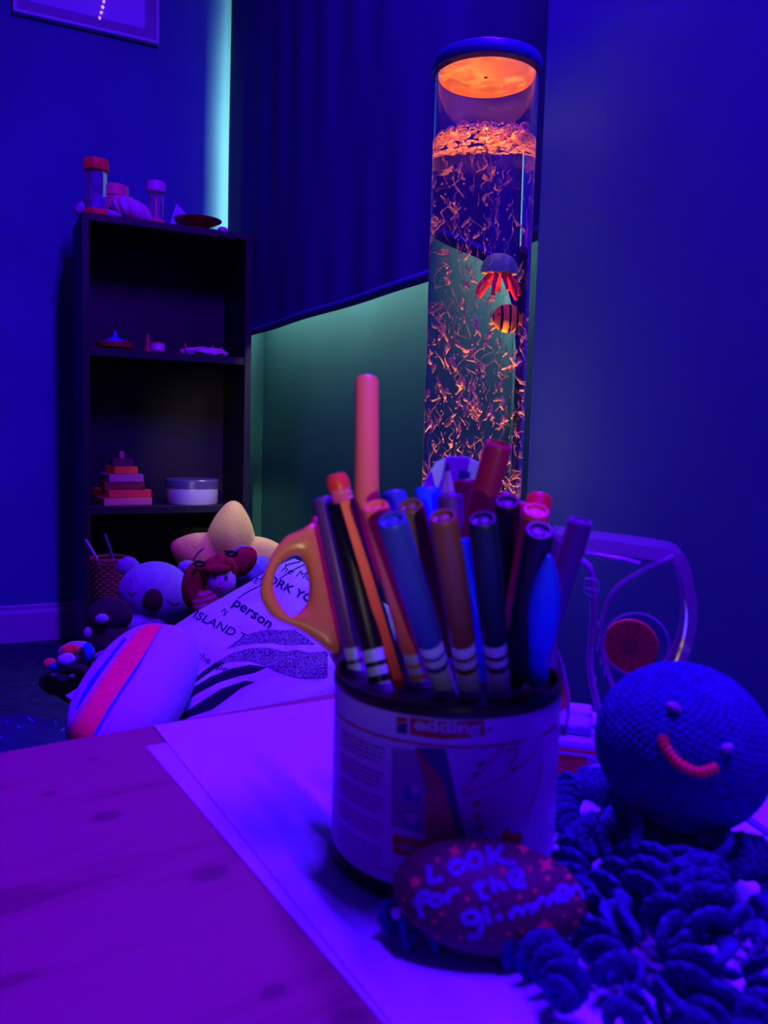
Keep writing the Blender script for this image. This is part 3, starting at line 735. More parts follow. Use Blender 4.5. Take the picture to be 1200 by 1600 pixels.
tents = [
    tp((1010, 1300, H + .02), (950, 1235, H + .012), (900, 1225, H + .004), (880, 1262, H), (892, 1300, H)),
    tp((1020, 1310, H + .02), (955, 1300, H + .022), (905, 1320, H + .010), (890, 1375, H + .004), (925, 1415, H + .002), (975, 1390, H + .004)),
    tp((1010, 1330, H + .014), (960, 1385, H + .006), (900, 1420, H), (820, 1432, H - .002), (735, 1448, H - .003), (668, 1452, H - .003), (622, 1436, H - .002), (612, 1404, H)),
    tp((1030, 1340, H + .02), (1000, 1410, H + .014), (960, 1450, H + .004), (940, 1490, H), (975, 1530, H), (1030, 1535, H)),
    tp((1070, 1340, H + .022), (1060, 1400, H + .016), (1040, 1450, H + .012), (1080, 1490, H + .010), (1065, 1550, H + .006), (1000, 1580, H), (950, 1612, H)),
    tp((1100, 1320, H + .020), (1130, 1335, H + .020), (1180, 1340, H + .012), (1225, 1370, H + .006), (1215, 1420, H + .004), (1160, 1440, H + .006)),
    tp((1090, 1345, H + .020), (1110, 1410, H + .016), (1150, 1455, H + .012), (1195, 1500, H + .006), (1200, 1570, H), (1150, 1620, H)),
    tp((800, 1470, H - .004), (835, 1487, H - .002), (868, 1512, H), (884, 1545, H), (872, 1572, H - .001)),
    tp((1080, 1350, H + .020), (1100, 1440, H + .018), (1120, 1520, H + .006), (1100, 1590, H), (1060, 1640, H)),
]
tents[7] = tents[7]
for i, p in enumerate(tents):
    mk('tentacle', tentacle(p, seed=i * 1.3, flip=1 if i % 2 else -1), M_yarn_d, octo, smooth='all')

# ---------------------------------------------------------------- painted stone
M_stone = mat('painted_stone', (.085, .012, .055), .5, .3, bump=.05, bscale=90, var=.12, vscale=14)
stc = at(765, 1399, .31)
sxa = (CR * 1.0 - CU * .10).normalized(); szn = (-FW * .70 + UP * .80).normalized(); szn = (szn - sxa * szn.dot(sxa)).normalized(); sya = szn.cross(sxa)
Ms = Matrix((sxa, sya, szn)).transposed().to_4x4(); Ms.translation = stc
st = thing('painted_stone', 'oval dark stone painted with lilac words and orange stars, in front of the tub', 'stone', stc, M=Ms)
def stshape(a, p, d): return 1 + .018 * noise.noise(d * 1.4) + .012 * sin(3 * a + .5) * cos(p)
_mz = min((Ms @ v).z for v in ell(.0362, .0208, .0122, 24, 16)[0])
stone = mk('stone', ell(.0362, .0208, .0122, 96, 60, stshape), M_stone, st, M=Ms, smooth='all')
M_chalk = mat('lilac_paint', (.12, .10, .40), .7, .2, var=.12, vscale=200)
M_star = mat('orange_paint', (.60, .10, .10), .7, .2, var=.12, vscale=100)
W_ = 9.5
S2 = stroke2
letters = [  # Look
    S2([(670, 1352), (671, 1374), (674, 1378), (692, 1372)], W_), S2([(719, 1345), (707, 1348), (704, 1358), (712, 1365), (722, 1360), (724, 1350), (716, 1345)], W_),
    S2([(750, 1335), (736, 1334), (731, 1345), (737, 1355), (748, 1354), (752, 1343), (744, 1334)], W_), S2([(762, 1322), (765, 1338), (767, 1353)], W_), S2([(786, 1322), (770, 1338)], W_), S2([(770, 1338), (786, 1347), (806, 1350)], W_),
    # for the
    S2([(672, 1396), (658, 1396), (654, 1408), (657, 1424), (661, 1434)], W_), S2([(646, 1411), (668, 1407)], W_), S2([(686, 1399), (675, 1400), (672, 1408), (679, 1415), (688, 1410), (689, 1402), (684, 1398)], W_ - 1), S2([(697, 1398), (700, 1412)], W_), S2([(699, 1402), (706, 1392), (718, 1391)], W_),
    S2([(747, 1374), (750, 1394), (755, 1404), (764, 1401)], W_), S2([(738, 1386), (760, 1379)], W_), S2([(766, 1370), (770, 1384), (773, 1396)], W_), S2([(772, 1388), (778, 1380), (786, 1384), (789, 1392)], W_),
    S2([(800, 1378), (812, 1374), (813, 1364), (804, 1360), (797, 1368), (800, 1380), (810, 1386), (822, 1382)], W_),
    # glimmers
    S2([(748, 1428), (734, 1424), (724, 1432), (728, 1441), (742, 1440), (750, 1430), (752, 1446), (748, 1460), (738, 1464), (732, 1458)], W_), S2([(757, 1416), (762, 1434), (766, 1444)], W_), S2([(776, 1428), (782, 1438)], W_), S2([(772, 1414), (774, 1416)], W_),
    S2([(795, 1424), (801, 1436)], W_ - 1), S2([(799, 1430), (805, 1419), (813, 1422), (816, 1431)], W_ - 1), S2([(815, 1426), (822, 1415), (829, 1418), (832, 1428)], W_ - 1),
    S2([(833, 1410), (838, 1422)], W_ - 1), S2([(837, 1417), (845, 1404), (853, 1406), (857, 1417)], W_ - 1), S2([(856, 1412), (862, 1400), (869, 1403), (871, 1412)], W_ - 1),
    S2([(875, 1400), (884, 1396), (884, 1387), (875, 1386), (871, 1395), (876, 1406), (888, 1405)], W_ - 2), S2([(889, 1388), (893, 1402)], W_ - 2), S2([(892, 1393), (898, 1385), (903, 1387)], W_ - 2), S2([(911, 1384), (905, 1390), (911, 1396), (908, 1404)], W_ - 3)]
def star4(cx, cy, r, rot=.3, n=4, inn=.38): return poly2([(cx + (r if k % 2 == 0 else r * inn) * cos(rot + k * pi / n), cy + (r if k % 2 == 0 else r * inn) * sin(rot + k * pi / n)) for k in range(2 * n)])
dots = [star4(853, 1352, 15, .6), star4(818, 1325, 13, .1), star4(710, 1330, 12, .2), star4(649, 1378, 11, .9, 5, .55), star4(852, 1449, 14, .8, 5, .6)]
rnd = random.Random(5)
for (x, y) in ((684, 1344), (828, 1358), (855, 1373), (883, 1356), (888, 1370), (836, 1392), (880, 1431), (905, 1423), (899, 1442), (730, 1404), (812, 1402), (768, 1466), (795, 1458), (816, 1455), (679, 1440), (690, 1428), (632, 1406), (630, 1425), (684, 1463), (785, 1360), (740, 1322), (650, 1440), (720, 1465), (900, 1405)):
    r = 2.4 + rnd.random() * 2; dots.append(poly2([(x + r * cos(k * pi / 4), y + r * 1.1 * sin(k * pi / 4)) for k in range(8)]))
for a, b in ((0, 6), (6, 11), (11, 16), (16, len(letters))): decal('painted_word', letters[a:b], stone, M_chalk, st, eps=.0003, maxlen=5)
decal('star_painting', dots, stone, M_star, st, eps=.00022, maxlen=5, label='orange painted stars and dots')

# ---------------------------------------------------------------- clear liquid timer
M_cl = clear('clear_acrylic', tint=(.92, .88, .97), haze=(.55, .4, .65), hz=.07, edge=.42, blend=.35)
M_clr = clear('clear_acrylic_rib', tint=(.85, .75, .92), haze=(.55, .3, .62), hz=.5, edge=.85)
tb0 = atz(905, 1212, ZP); tdep = (V((tb0.x, tb0.y, 0))).length
tn = V((-.25, -.97, 0)).normalized(); tx = V((-tn.y, tn.x, 0)) * 1.0
if tx.x < 0: tx = -tx
TMx = Matrix((tx, UP, tx.cross(UP))).transposed().to_4x4(); TMx.translation = V((tb0.x, tb0.y, ZP))
timer = thing('liquid_timer', 'clear plastic timer with an orange slice disc and red foot, behind the octopus', 'toy timer', (tb0.x, tb0.y, ZP), M=TMx)
to = TMx.translation + UP * .06
def tq(pts, off=0.0):
    o = to + tn * off; return [TMx.inverted() @ atp(x, y, o, tn) for x, y in pts]
oc_ = [(864, 842), (872, 829), (930, 836), (1000, 845), (1052, 854), (1068, 866), (1078, 905), (1083, 950), (1074, 1000), (1052, 1052), (1015, 1110), (960, 1165), (880, 1170), (862, 1120), (858, 1000)]
outl = [(p.x, p.y) for p in [q for q in catmull(tq(oc_), 4, True)]]
# shell: front and back panes plus a hazy wall round the edge
def loft(l0, l1, z0, z1):
    n = len(l0); return [V((x, y, z0)) for x, y in l0] + [V((x, y, z1)) for x, y in l1], [(i, (i + 1) % n, n + (i + 1) % n, n + i) for i in range(n)]
dz = .021
mk('edge_wall', loft(outl, outl, -dz, dz), M_cl, timer, M=TMx, smooth='all')
cx_ = sum(p[0] for p in outl) / len(outl); cy_ = sum(p[1] for p in outl) / len(outl)
def shrink(l, k): return [(cx_ + (x - cx_) * k, cy_ + (y - cy_) * k) for x, y in l]
rim_f = join(loft(outl, shrink(outl, .86), dz, dz + .002), loft(shrink(outl, .86), shrink(outl, .84), dz + .002, dz - .002))
mk('front_rim', rim_f, M_clr, timer, M=TMx, smooth=True)
mk('back_rim', loft(outl, shrink(outl, .93), -dz, -dz - .001), M_clr, timer, M=TMx, smooth=True)
def rib(pts, w, off, m=M_clr, name='rib'):
    c = catmull(tq(pts, off), 8); mk(name, tube([TMx @ p for p in c], w, 10, flat=.5), m, timer, smooth=True)
rib([(1052, 868), (1000, 893), (958, 925), (940, 975), (944, 1030), (962, 1085)], .0024, dz)
rib([(1054, 872), (1066, 930), (1062, 985), (1040, 1035), (1018, 1065)], .0016, dz)
rib([(880, 866), (915, 880), (925, 905), (927, 960), (922, 1040), (935, 1110)], .0038, .0)
rib([(862, 1000), (878, 1040), (888, 1100), (882, 1150)], .0018, dz)
rib([(915, 862), (960, 870), (1000, 880)], .0022, -.008)
M_streak = mat('clear_bead', (.6, .6, .75), .1, .8, var=.02)
for (x, y) in ((934, 975), (936, 1000), (933, 1012), (938, 1035), (944, 1050), (940, 965), (930, 1062)): rib([(x, y - 6), (x + 1, y), (x, y + 5)], .0007, dz + .002, M_streak, 'bead')
rib([(914, 905), (914, 926), (932, 931), (934, 908), (914, 903)], .0006, dz, M_streak, 'latch'); rib([(913, 918), (934, 922)], .0005, dz, M_streak, 'latch')
# citrus disc
M_cit = mat('orange_disc', (1.0, .10, .06), .4, .4, var=.06, vscale=60); M_citd = mat('orange_disc_core', (.5, .01, .05), .4, .4)
dc = tq([(984, 1010)], dz - .004)[0]; rr_ = .0145
Md = TMx @ Matrix.Translation(V((dc.x, dc.y, dz - .006)))
disc = mk('slice_disc', lathe([(0, 0), (rr_ * .97, 0), (rr_, .0008), (rr_ * .97, .0022), (0, .0024)], 48, cap=False), M_cit, timer, M=Md, smooth=True, label='orange disc marked like a citrus slice')
segs = [([(.16 * rr_ * cos(a), .16 * rr_ * sin(a)), (.92 * rr_ * cos(a - .025), .92 * rr_ * sin(a - .025)), (.92 * rr_ * cos(a + .025), .92 * rr_ * sin(a + .025))], [(0, 1, 2)]) for a in [k * 2 * pi / 12 + .2 for k in range(12)]]
segs.append(poly2([(.26 * rr_ * cos(a) * (1 + .5 * (k % 2)), .26 * rr_ * sin(a) * (1 + .5 * (k % 2))) for k, a in enumerate([k * pi / 12 for k in range(24)])]))
def dmap(x, y): return (Md @ V((x, y, .02)), (Md.to_3x3() @ V((0, 0, -1))))
decal('segment_marks', segs, disc, M_citd, disc, eps=.0002, maxlen=.01, mapf=dmap)
mk('ring_window', tube([Md @ V((.003 + .0165 * cos(a), .002 + .0165 * sin(a), .004)) for a in [k * 2 * pi / 48 for k in range(48)]], .0004, 6, closed=True), M_streak, timer, smooth=True)
dc2 = tq([(869, 1100)], 0)[0]; Md2 = TMx @ Matrix.Translation(V((dc2.x, dc2.y, .0))) @ Matrix.Rotation(radians(62), 4, 'Y')
d2 = mk('slice_disc', lathe([(0, -.001), (rr_ * .97, -.001), (rr_, 0), (rr_ * .97, .001), (0, .001)], 48, cap=False), M_cit, timer, M=Md2, smooth=True, label='second orange disc seen nearly edge-on')
# base: red foot with a white collar
bq = tq([(852, 1165), (935, 1165), (935, 1222), (852, 1222)], 0.012); bx0, bx1 = bq[0].x, bq[1].x
xm = (bx0 + bx1) / 2; hw = (bx1 - bx0) / 2
mk('foot', xf(TMx, ([V(v) for v in box(xm - hw * .62, xm + hw * .62, 0, .021, -.024, .024, .003)[0]], box(xm - hw * .62, xm + hw * .62, 0, .021, -.024, .024, .003)[1])), M_red, timer, label='red foot')
mk('collar', xf(TMx, box(xm - hw * .95, xm + hw * .95, .021, .030, -.028, .028, .003)), M_white, timer, label='white collar')
mk('neck', xf(TMx, box(xm - hw * .72, xm + hw * .72, .030, .036, -.020, .020, .002)), M_white, timer)
mk('collar_stripe', xf(TMx, box(xm - hw * .96, xm + hw * .96, .0235, .0255, -.0284, .0284, .0005)), M_red, timer)
# pale folded card at the right edge
cd = [atz(1140, 1262, ZP + .001), atz(1230, 1325, ZP + .001), atz(1260, 1250, ZP + .001), atz(1180, 1195, ZP + .001)]
mk('paper_sheet', ([p for p in cd] + [p + V((0, 0, .003)) for p in cd], [(0, 1, 2, 3), (7, 6, 5, 4), (0, 4, 5, 1), (1, 5, 6, 2), (2, 6, 7, 3), (3, 7, 4, 0)]), M_pframe, label='small pale card on the paper behind the octopus head, cut by the right edge', cat='card', origin=None)
# ---------------------------------------------------------------- bubble tube
tc_ = at(739, 690, 1.265); TX, TY = tc_.x, tc_.y
tdir = V((TX, TY, 0)).normalized()
def tz(px, py): return atp(px, py, (TX, TY, 0), tdir).z
RO = .0755; RI = .0715; ZB = .12 + DZ
ZL = tz(752, 117); ZW = tz(750, 222)
BT = Matrix.Translation((TX, TY, 0))
M_acr = glass('acrylic', 1.49); M_water = glass('water_surface', 1.333 / 1.49)
M_lid = mat('lid_blue', (.03, .05, .32), .3, .5, metal=.3, var=.04); M_lidin = mat('lid_lining', (.85, .62, .22), .55, .3, var=.05, vscale=60)
M_base = mat('tube_base', (.05, .05, .07), .4, .4, var=.05)
bt = thing('bubble_tube', 'tall clear bubble tube lamp with a blue lid, glowing orange, in the window bay', 'lamp', (TX, TY, 0), M=BT)
mk('base', lathe([(0, 0), (.13, 0), (.13, .10 + DZ), (.115, ZB - .004), (.082, ZB - .004), (.082, ZB + .01), (.078, ZB + .01), (.078, ZB - .006), (0, ZB - .006)], 64, cap=False), M_base, bt, M=BT, smooth=True)
mk('acrylic_tube', lathe([(0, ZB), (RO, ZB), (RO, ZL + .004), (RI, ZL + .004), (RI, ZW)], 160, cap=False), M_acr, bt, M=BT, smooth=True, mods=('norecalc',))
mk('water', lathe([(RI, ZB + .005), (RI, ZW)], 160, cap=False), M_water, bt, M=BT, smooth='all', mods=('norecalc',))
mk('lid', lathe([(0, ZL + .018), (.0770, ZL + .018), (.0785, ZL + .0172), (.0795, ZL + .0155), (.0795, ZL - .0005), (.0790, ZL - .0012), (.0765, ZL - .0012), (.0762, ZL + .0046), (0, ZL + .0050)], 96, cap=False), M_lid, bt, M=BT, smooth=True)
mk('lid_lining', lathe([(0, ZL + .0008), (.0700, ZL + .0008), (.0703, ZL - .006), (.0711, ZL - .006), (.0711, ZL + .0040), (0, ZL + .0044)], 96, cap=False), M_lidin, bt, M=BT, smooth=True)
mk('vent_hole', xf(Matrix.Translation((0, .012, ZL + .0001)), lathe([(0, 0), (.0028, 0), (.0028, .0006), (0, .0006)], 16, cap=False)), M_black, bt, M=BT)
rnd = random.Random(11)
M_bub = clear('bubble_film', tint=(1, 1, 1), haze=(.85, .55, .60), hz=.30, edge=.75, blend=.4, rough=.12)
def wisp(p, L, r, lean):
    n = 13; d = V((lean[0], lean[1], 1)).normalized(); s = d.orthogonal().normalized(); s2 = d.cross(s); a0 = rnd.random() * 6
    pts = []; rad = []
    w1 = rnd.uniform(.4, 1.5); amp = L * rnd.uniform(.04, .13)
    for i in range(n):
        t = i / (n - 1); pts.append(p + d * L * (t - .5) + s * amp * sin(a0 + t * 6 * w1) + s2 * amp * cos(a0 * 1.7 + t * 5 * w1))
        rad.append(r * (.25 + .75 * sin(pi * min(1, t * 1.05 + .02))) * (1 + .35 * sin(a0 * 3 + t * 17) + .25 * sin(a0 + t * 31)))
    return tube(pts, rad, 6, flat=rnd.uniform(.2, .7))
sh = []
z0 = .60 + DZ
for k in range(480):
    u = rnd.random(); z = z0 + (ZW - .02 - z0) * u ** 1.45
    R = (RI - .006) * sqrt(rnd.random()); a = rnd.random() * 2 * pi
    fat = k % 2; L = rnd.uniform(.010, .030) if fat else rnd.uniform(.010, .040); r = rnd.uniform(.0018, .0042) if fat else rnd.uniform(.0005, .0014)
    sh.append(wisp(V((R * cos(a), R * sin(a), z)), L, r, (rnd.gauss(0, .22), rnd.gauss(0, .22))))
for k in range(340):
    z = rnd.uniform(z0, ZW); R = (RI - .003) * sqrt(rnd.random()); a = rnd.random() * 2 * pi; r = rnd.uniform(.0004, .0012)
    sh.append(xf(Matrix.Translation((R * cos(a), R * sin(a), z)), ell(r, r, r * 1.6, 6, 5)))
mk('air_bubbles', join(*sh), M_bub, None, M=BT, smooth='all', label='streaks of orange-lit air bubbles rising through the water of the tube', cat='bubbles', kind='stuff')
# foam on the water: frothy ring plus big domed bubbles
M_film = clear('soap_film', tint=(.95, .85, .9), haze=(.95, .6, .5), hz=.25, edge=1.0, blend=.72, rough=.08)
M_froth = mat('froth', (.9, .55, .5), .25, .6, var=.15, vscale=150)
fo_ = []
for k in range(330):
    R = (RI - .003) * (rnd.random() ** .42); a = rnd.random() * 2 * pi; r = rnd.uniform(.0012, .0045)
    c = V((R * cos(a), R * sin(a), ZW - .001 + rnd.uniform(-.008, .004)))
    fo_.append(tube([c + V((r * cos(q), r * sin(q), .0006 * sin(q * 3 + a))) for q in [j * 2 * pi / 14 for j in range(14)]], rnd.uniform(.00035, .0009), 5, closed=True))
for k in range(90):
    a = k / 90 * 2 * pi; fo_.append(xf(Matrix.Translation(((RI - .0022) * cos(a), (RI - .0022) * sin(a), ZW + rnd.uniform(-.004, .003))), ell(.0022, .0022, rnd.uniform(.0015, .004), 8, 6)))
mk('froth', join(*fo_), M_froth, None, M=BT, smooth='all', label='ring of orange-lit froth floating on the water surface in the tube', cat='foam', kind='stuff')
big = [(-.048, .028, .013), (-.035, .040, .012), (.006, .052, .012), (.022, .050, .006), (.034, .044, .011), (.061, .018, .009), (-.062, -.006, .007), (.055, -.034, .007), (-.03, -.055, .005), (.0, .03, .006), (.018, .012, .007), (-.02, .01, .006), (.03, -.02, .007), (-.035, -.03, .007), (.0, -.045, .006)]
for i, (x, y, r) in enumerate(big):
    # x across the view, y away from the camera
    q = V((x * tdir.y + y * tdir.x, -x * tdir.x + y * tdir.y, ZW + r * 1.15))
    h_ = ell(r, r, r, 24, 14); where = 'against the left wall of the tube' if x < -.03 else ('against the right wall of the tube' if x > .03 else 'in the middle of the froth')
    mk('surface_bubble', h_, M_film, None, M=BT @ Matrix.Translation(q), smooth='all', label='%s domed bubble on the water %s' % ('large clear' if r > .009 else 'small clear', where), cat='bubble', group='domed bubbles on the water of the tube')
# jellyfish and fish inside the water
def inside(px, py, off):
    """a point in the tube: sight line compressed about the axis by the water's magnification"""
    p = atp(px, py, (TX, TY, 0), tdir); ax = V((TX, TY, p.z)); return ax + (p - ax) * (1 / 1.30) - tdir * off
jc = inside(781, 432, .012)
M_jel = mat('green_silicone', (.10, .62, .34), .45, .4, var=.08, vscale=50); M_jelo = mat('painted_underglow', (.95, .45, .08), .5, .3, var=.06); M_jelr = mat('red_silicone', (.75, .04, .06), .45, .4, var=.06)  # orange underside: lamp light from below painted into its colour
jf = thing('toy_jellyfish', 'green domed toy jellyfish with red tentacles floating in the tube above the striped fish', 'toy', jc - V((0, 0, .04)))
rj = .0225
mk('bell', lathe([(0, rj * 1.25), (rj * .35, rj * 1.2), (rj * .68, rj * 1.0), (rj * .90, rj * .62), (rj, rj * .15), (rj * .98, -.0005), (rj * .9, .001)], 40, cap=False), M_jel, jf, M=Matrix.Translation(jc), smooth=True)
mk('underside', lathe([(0, -.001), (rj * .6, -.0025), (rj * .93, -.001), (rj * .93, .002), (0, .002)], 40, cap=False), M_jelo, jf, M=Matrix.Translation(jc), smooth=True)
for k in range(9):
    a = k * 2 * pi / 9 + .2; d = V((cos(a), sin(a), 0)); L = .030 + .006 * sin(k * 2.3)
    pts_ = catmull([jc + d * rj * .45 + V((0, 0, -.001)), jc + d * rj * .72 + V((0, 0, -L * .30)), jc + d * rj * 1.02 + V((0, 0, -L * .62)), jc + d * rj * (1.38 if k % 2 else 1.1) + V((0, 0, -L))], 6)
    mk('tentacle', tube(pts_, [.0036 - .0014 * i / len(pts_) for i in range(len(pts_))], 8), M_jelr, jf, smooth=True)
fc = inside(797, 503, .026)
def fishmat():
    m = mat('striped_fish', (.95, .45, .03), .4, .4); nt = m.node_tree; b = nt.nodes['Principled BSDF']; N = nt.nodes.new; L = nt.links.new
    tc = N('ShaderNodeTexCoord'); sx = N('ShaderNodeSeparateXYZ'); L(tc.outputs['Object'], sx.inputs[0]); ma = N('ShaderNodeMath'); ma.operation = 'SINE'; mu = N('ShaderNodeMath'); mu.operation = 'MULTIPLY_ADD'; mu.inputs[1].default_value = 560; mu.inputs[2].default_value = .5
    L(sx.outputs[0], mu.inputs[0]); L(mu.outputs[0], ma.inputs[0]); cr = N('ShaderNodeValToRGB'); L(ma.outputs[0], cr.inputs[0]); e = cr.color_ramp.elements
    e[0].position = .55; e[0].color = (.95, .45, .03, 1); e[1].position = .66; e[1].color = (.01, .01, .015, 1); L(cr.outputs[0], b.inputs['Base Color']); return m
M_fish = fishmat()
fx = V((tdir.y, -tdir.x, 0)); Mf = Matrix((fx * .93 + tdir * .37, (tdir * .93 - fx * .37), UP)).transposed().to_4x4(); Mf.translation = fc
ff = thing('toy_fish', 'orange and black striped toy fish floating in the tube below the jellyfish', 'toy', fc, M=Mf)
def fsh(a, p, d): return 1 - .10 * max(0, d.x) ** 2
mk('body', ell(.020, .009, .0205, 40, 24, fsh), M_fish, ff, M=Mf, smooth='all')
def plate(pts, t): return xf(Matrix(((1, 0, 0, 0), (0, 0, 1, 0), (0, 1, 0, 0), (0, 0, 0, 1))), prism(pts, -t, t, t * .4, 1))
mk('fin', plate([(.014, .004), (.026, .013), (.028, .0), (.026, -.012), (.014, -.004)], .0012), M_fish, ff, M=Mf, smooth=True)
mk('fin', plate([(-.006, .013), (.004, .021), (.014, .017), (.012, .009)], .001), M_fish, ff, M=Mf, smooth=True)
mk('eye', xf(Matrix.Translation((-.0125, -.0055, .004)), ell(.0022, .0015, .0022, 12, 8)), M_black, ff, M=Mf, smooth=True)

# ---------------------------------------------------------------- things on the bookcase
def sp(px, back, z):
    """point on a shelf: below pixel column px, set back from the front edge"""
    d = atp(px, 600, P0 + NY * back, -NY); return V((d.x, d.y, z))
def upz(px, py, p): return atp(px, py, p, -NY).z
def put(p): return Matrix.Translation(p) @ Matrix.Rotation(TH, 4, 'Z')
SC = 2.75 / F
M_liq = clear('coloured_liquid', tint=(.5, .4, .9), haze=(.2, .2, .6), hz=.35, edge=.7)
p = sp(152, .05, HT); hgt = upz(149, 250, p) - HT
t = thing('liquid_timer', 'tall liquid timer with hexagonal red ends on the bookcase top', 'toy timer', p, M=put(p)); M = WM[t]
hexp = lambda r: [(r * cos(k * pi / 3 + .25), r * sin(k * pi / 3 + .25)) for k in range(6)]
mk('end_cap', prism(hexp(.044), 0, .020, .002), M_red, t, M=M, smooth=True); mk('end_cap', prism(hexp(.044), hgt - .036, hgt, .002), M_red, t, M=M, smooth=True)
mk('clear_case', lathe([(.034, .020), (.034, hgt - .036)], 6, cap=False), M_clear, t, M=M)
mk('bulb', lathe([(.026, .021), (.027, .045), (.012, .066), (.006, .078), (.013, .088), (.026, hgt - .045), (.026, hgt - .037)], 24, cap=False), M_liq, t, M=M, smooth=True)
p = sp(180, .13, HT); h2 = upz(180, 291, p) - HT
mk('round_pot', lathe([(0, 0), (.036, 0), (.040, .01), (.041, h2 * .7), (.046, h2 * .72), (.046, h2 - .003), (.043, h2), (0, h2 - .001)], 32, cap=False), M_pink, None, M=put(p), smooth=True, label='pink round pot behind the ridged shell on the bookcase top', cat='pot')
# ridged shell
p = sp(203, .055, HT); M_shell = mat('lilac_shell', (.42, .35, .55), .5, .4, bump=.3, bscale=120, col2=(.75, .2, .3), vscale=45)
def ridged(a, p_, d): return 1 + .075 * sin(a * 11 + d.z * 5) + .10 * d.x
mk('ridged_shell', xf(Matrix.Translation((0, 0, .038)) @ Matrix.Rotation(radians(22), 4, 'Y'), ell(.072, .045, .038, 72, 30, ridged)), M_shell, None, M=put(p), smooth='all', label='large ridged lilac shell between the two liquid timers', cat='shell')
p = sp(137, .10, HT); mk('soft_bundle', xf(Matrix.Translation((0, 0, .028)), ell(.040, .034, .031, 30, 18, lambda a, q, d: 1 + .16 * noise.noise(d * 2.2))), mat('lilac_cloth', (.32, .32, .5), .9, .1, bump=.4, bscale=80, var=.06), None, M=put(p), smooth='all', label='small crumpled lilac bundle at the left end of the bookcase top', cat='cloth')
p = sp(168, .045, HT); mk('soft_bundle', xf(Matrix.Translation((0, 0, .012)), ell(.045, .022, .016, 30, 16, lambda a, q, d: 1 + .2 * noise.noise(d * 2.6))), mat('lilac_cloth_flat', (.4, .3, .5), .9, .1, bump=.4, bscale=80, var=.06), None, M=put(p), smooth='all', label='flat crumpled lilac cloth at the foot of the red timer', cat='cloth')
p = sp(243, .045, HT); hgt = upz(243, 284, p) - HT
t = thing('sensory_tube', 'small clear sensory tube with a pink cap on the bookcase top', 'toy', p, M=put(p)); M = WM[t]
mk('base', lathe([(0, 0), (.030, 0), (.032, .004), (.032, .012), (.026, .015), (0, .015)], 32, cap=False), M_pink, t, M=M, smooth=True)
mk('tube', lathe([(.024, .014), (.024, hgt - .03)], 32, cap=False), M_clear, t, M=M, smooth=True); mk('coloured_rod', lathe([(0, .014), (.006, .014), (.006, hgt - .03), (0, hgt - .03)], 12, cap=False), M_pink, t, M=M, smooth=True)
mk('cap', lathe([(0, hgt - .036), (.029, hgt - .036), (.032, hgt - .032), (.031, hgt - .002), (.026, hgt), (0, hgt - .001)], 32, cap=False), mat('violet_cap', (.6, .15, .5), .4, .4, var=.03), t, M=M, smooth=True)
p = sp(285, .09, HT); hp = upz(272, 316, p) - HT
vs = [V((-.055, -.02, 0)), V((.085, -.015, 0)), V((.02, .05, 0)), V((-.022, .012, hp)), V((.05, .012, hp * .35))]
mk('folded_card', (vs, [(0, 1, 4, 3), (1, 2, 4), (2, 3, 4), (0, 3, 2), (0, 2, 1)]), mat('lilac_card', (.36, .5, .7), .8, .1, var=.03), None, M=put(p), label='pale folded card standing behind the dark red dish', cat='card')
p = sp(307, .085, HT)
t = thing('footed_dish', 'shallow dark red footed dish at the right of the bookcase top', 'dish', p, M=put(p)); M = WM[t]
mk('bowl', lathe([(0, .016), (.03, .016), (.055, .026), (.083, .040), (.085, .043), (.080, .043), (.05, .030), (0, .021)], 48, cap=False), M_redd, t, M=M, smooth=True)
mk('foot', lathe([(0, 0), (.060, 0), (.062, .003), (.045, .010), (.032, .0165), (0, .0165)], 40, cap=False), M_redd, t, M=M, smooth=True)
p = sp(346, .06, HT); mk('small_shell', xf(Matrix.Translation((0, 0, .012)), ell(.020, .014, .014, 26, 16, lambda a, q, d: 1 + .08 * sin(a * 8))), M_shell, None, M=put(p), smooth='all', label='small pale shell at the right end of the bookcase top', cat='shell')
# middle shelf
p = sp(180, .09, zmid)
t = thing('lidded_dish', 'dark red round dish with a blue pointed knob on the middle shelf', 'dish', p, M=put(p)); M = WM[t]
mk('bowl', lathe([(0, 0), (.035, 0), (.06, .012), (.064, .026), (.058, .030), (0, .032)], 40, cap=False), M_redd, t, M=M, smooth=True)
mk('knob', lathe([(.034, .0312), (.030, .038), (.012, .046), (.007, .054), (.004, .068), (.0, .071)], 24, cap=False), mat('blue_knob', (.04, .10, .5), .4, .4, var=.05), t, M=M, smooth=True)
p = sp(231, .07, zmid); mk('wooden_cone', lathe([(0, 0), (.015, 0), (.017, .004), (.010, .035), (.006, .060), (0, .068)], 24, cap=False), M_redd, None, M=put(p), smooth=True, label='small dark red pointed cone beside the shiny red pot', cat='toy')
p = sp(246, .05, zmid)
t = thing('small_pot', 'small shiny red pot in the middle of the middle shelf', 'pot', p, M=put(p)); M = WM[t]
mk('body', lathe([(0, 0), (.020, 0), (.024, .004), (.025, .034), (.022, .036), (.020, .030), (0, .028)], 32, cap=False), mat('shiny_red', (.5, .04, .12), .15, .6, var=.04), t, M=M, smooth=True); mk('label_patch', lathe([(.0253, .008), (.0253, .030)], 32, cap=False), mat('pink_patch', (.6, .15, .5), .3, .5, var=.1), t, M=M, smooth=True)
p = sp(322, .07, zmid)
t = thing('shell_pile', 'lilac scalloped shell with orange tips lying at the right of the middle shelf', 'shell', p, M=put(p)); M = WM[t]
mk('shell', xf(Matrix.Translation((0, 0, .014)), ell(.082, .040, .018, 64, 20, lambda a, q, d: 1 + .10 * sin(a * 9) + .2 * noise.noise(d * 1.7))), M_shell, t, M=M, smooth='all')
M_tip = mat('orange_tip', (.75, .25, .05), .5, .3, var=.1)
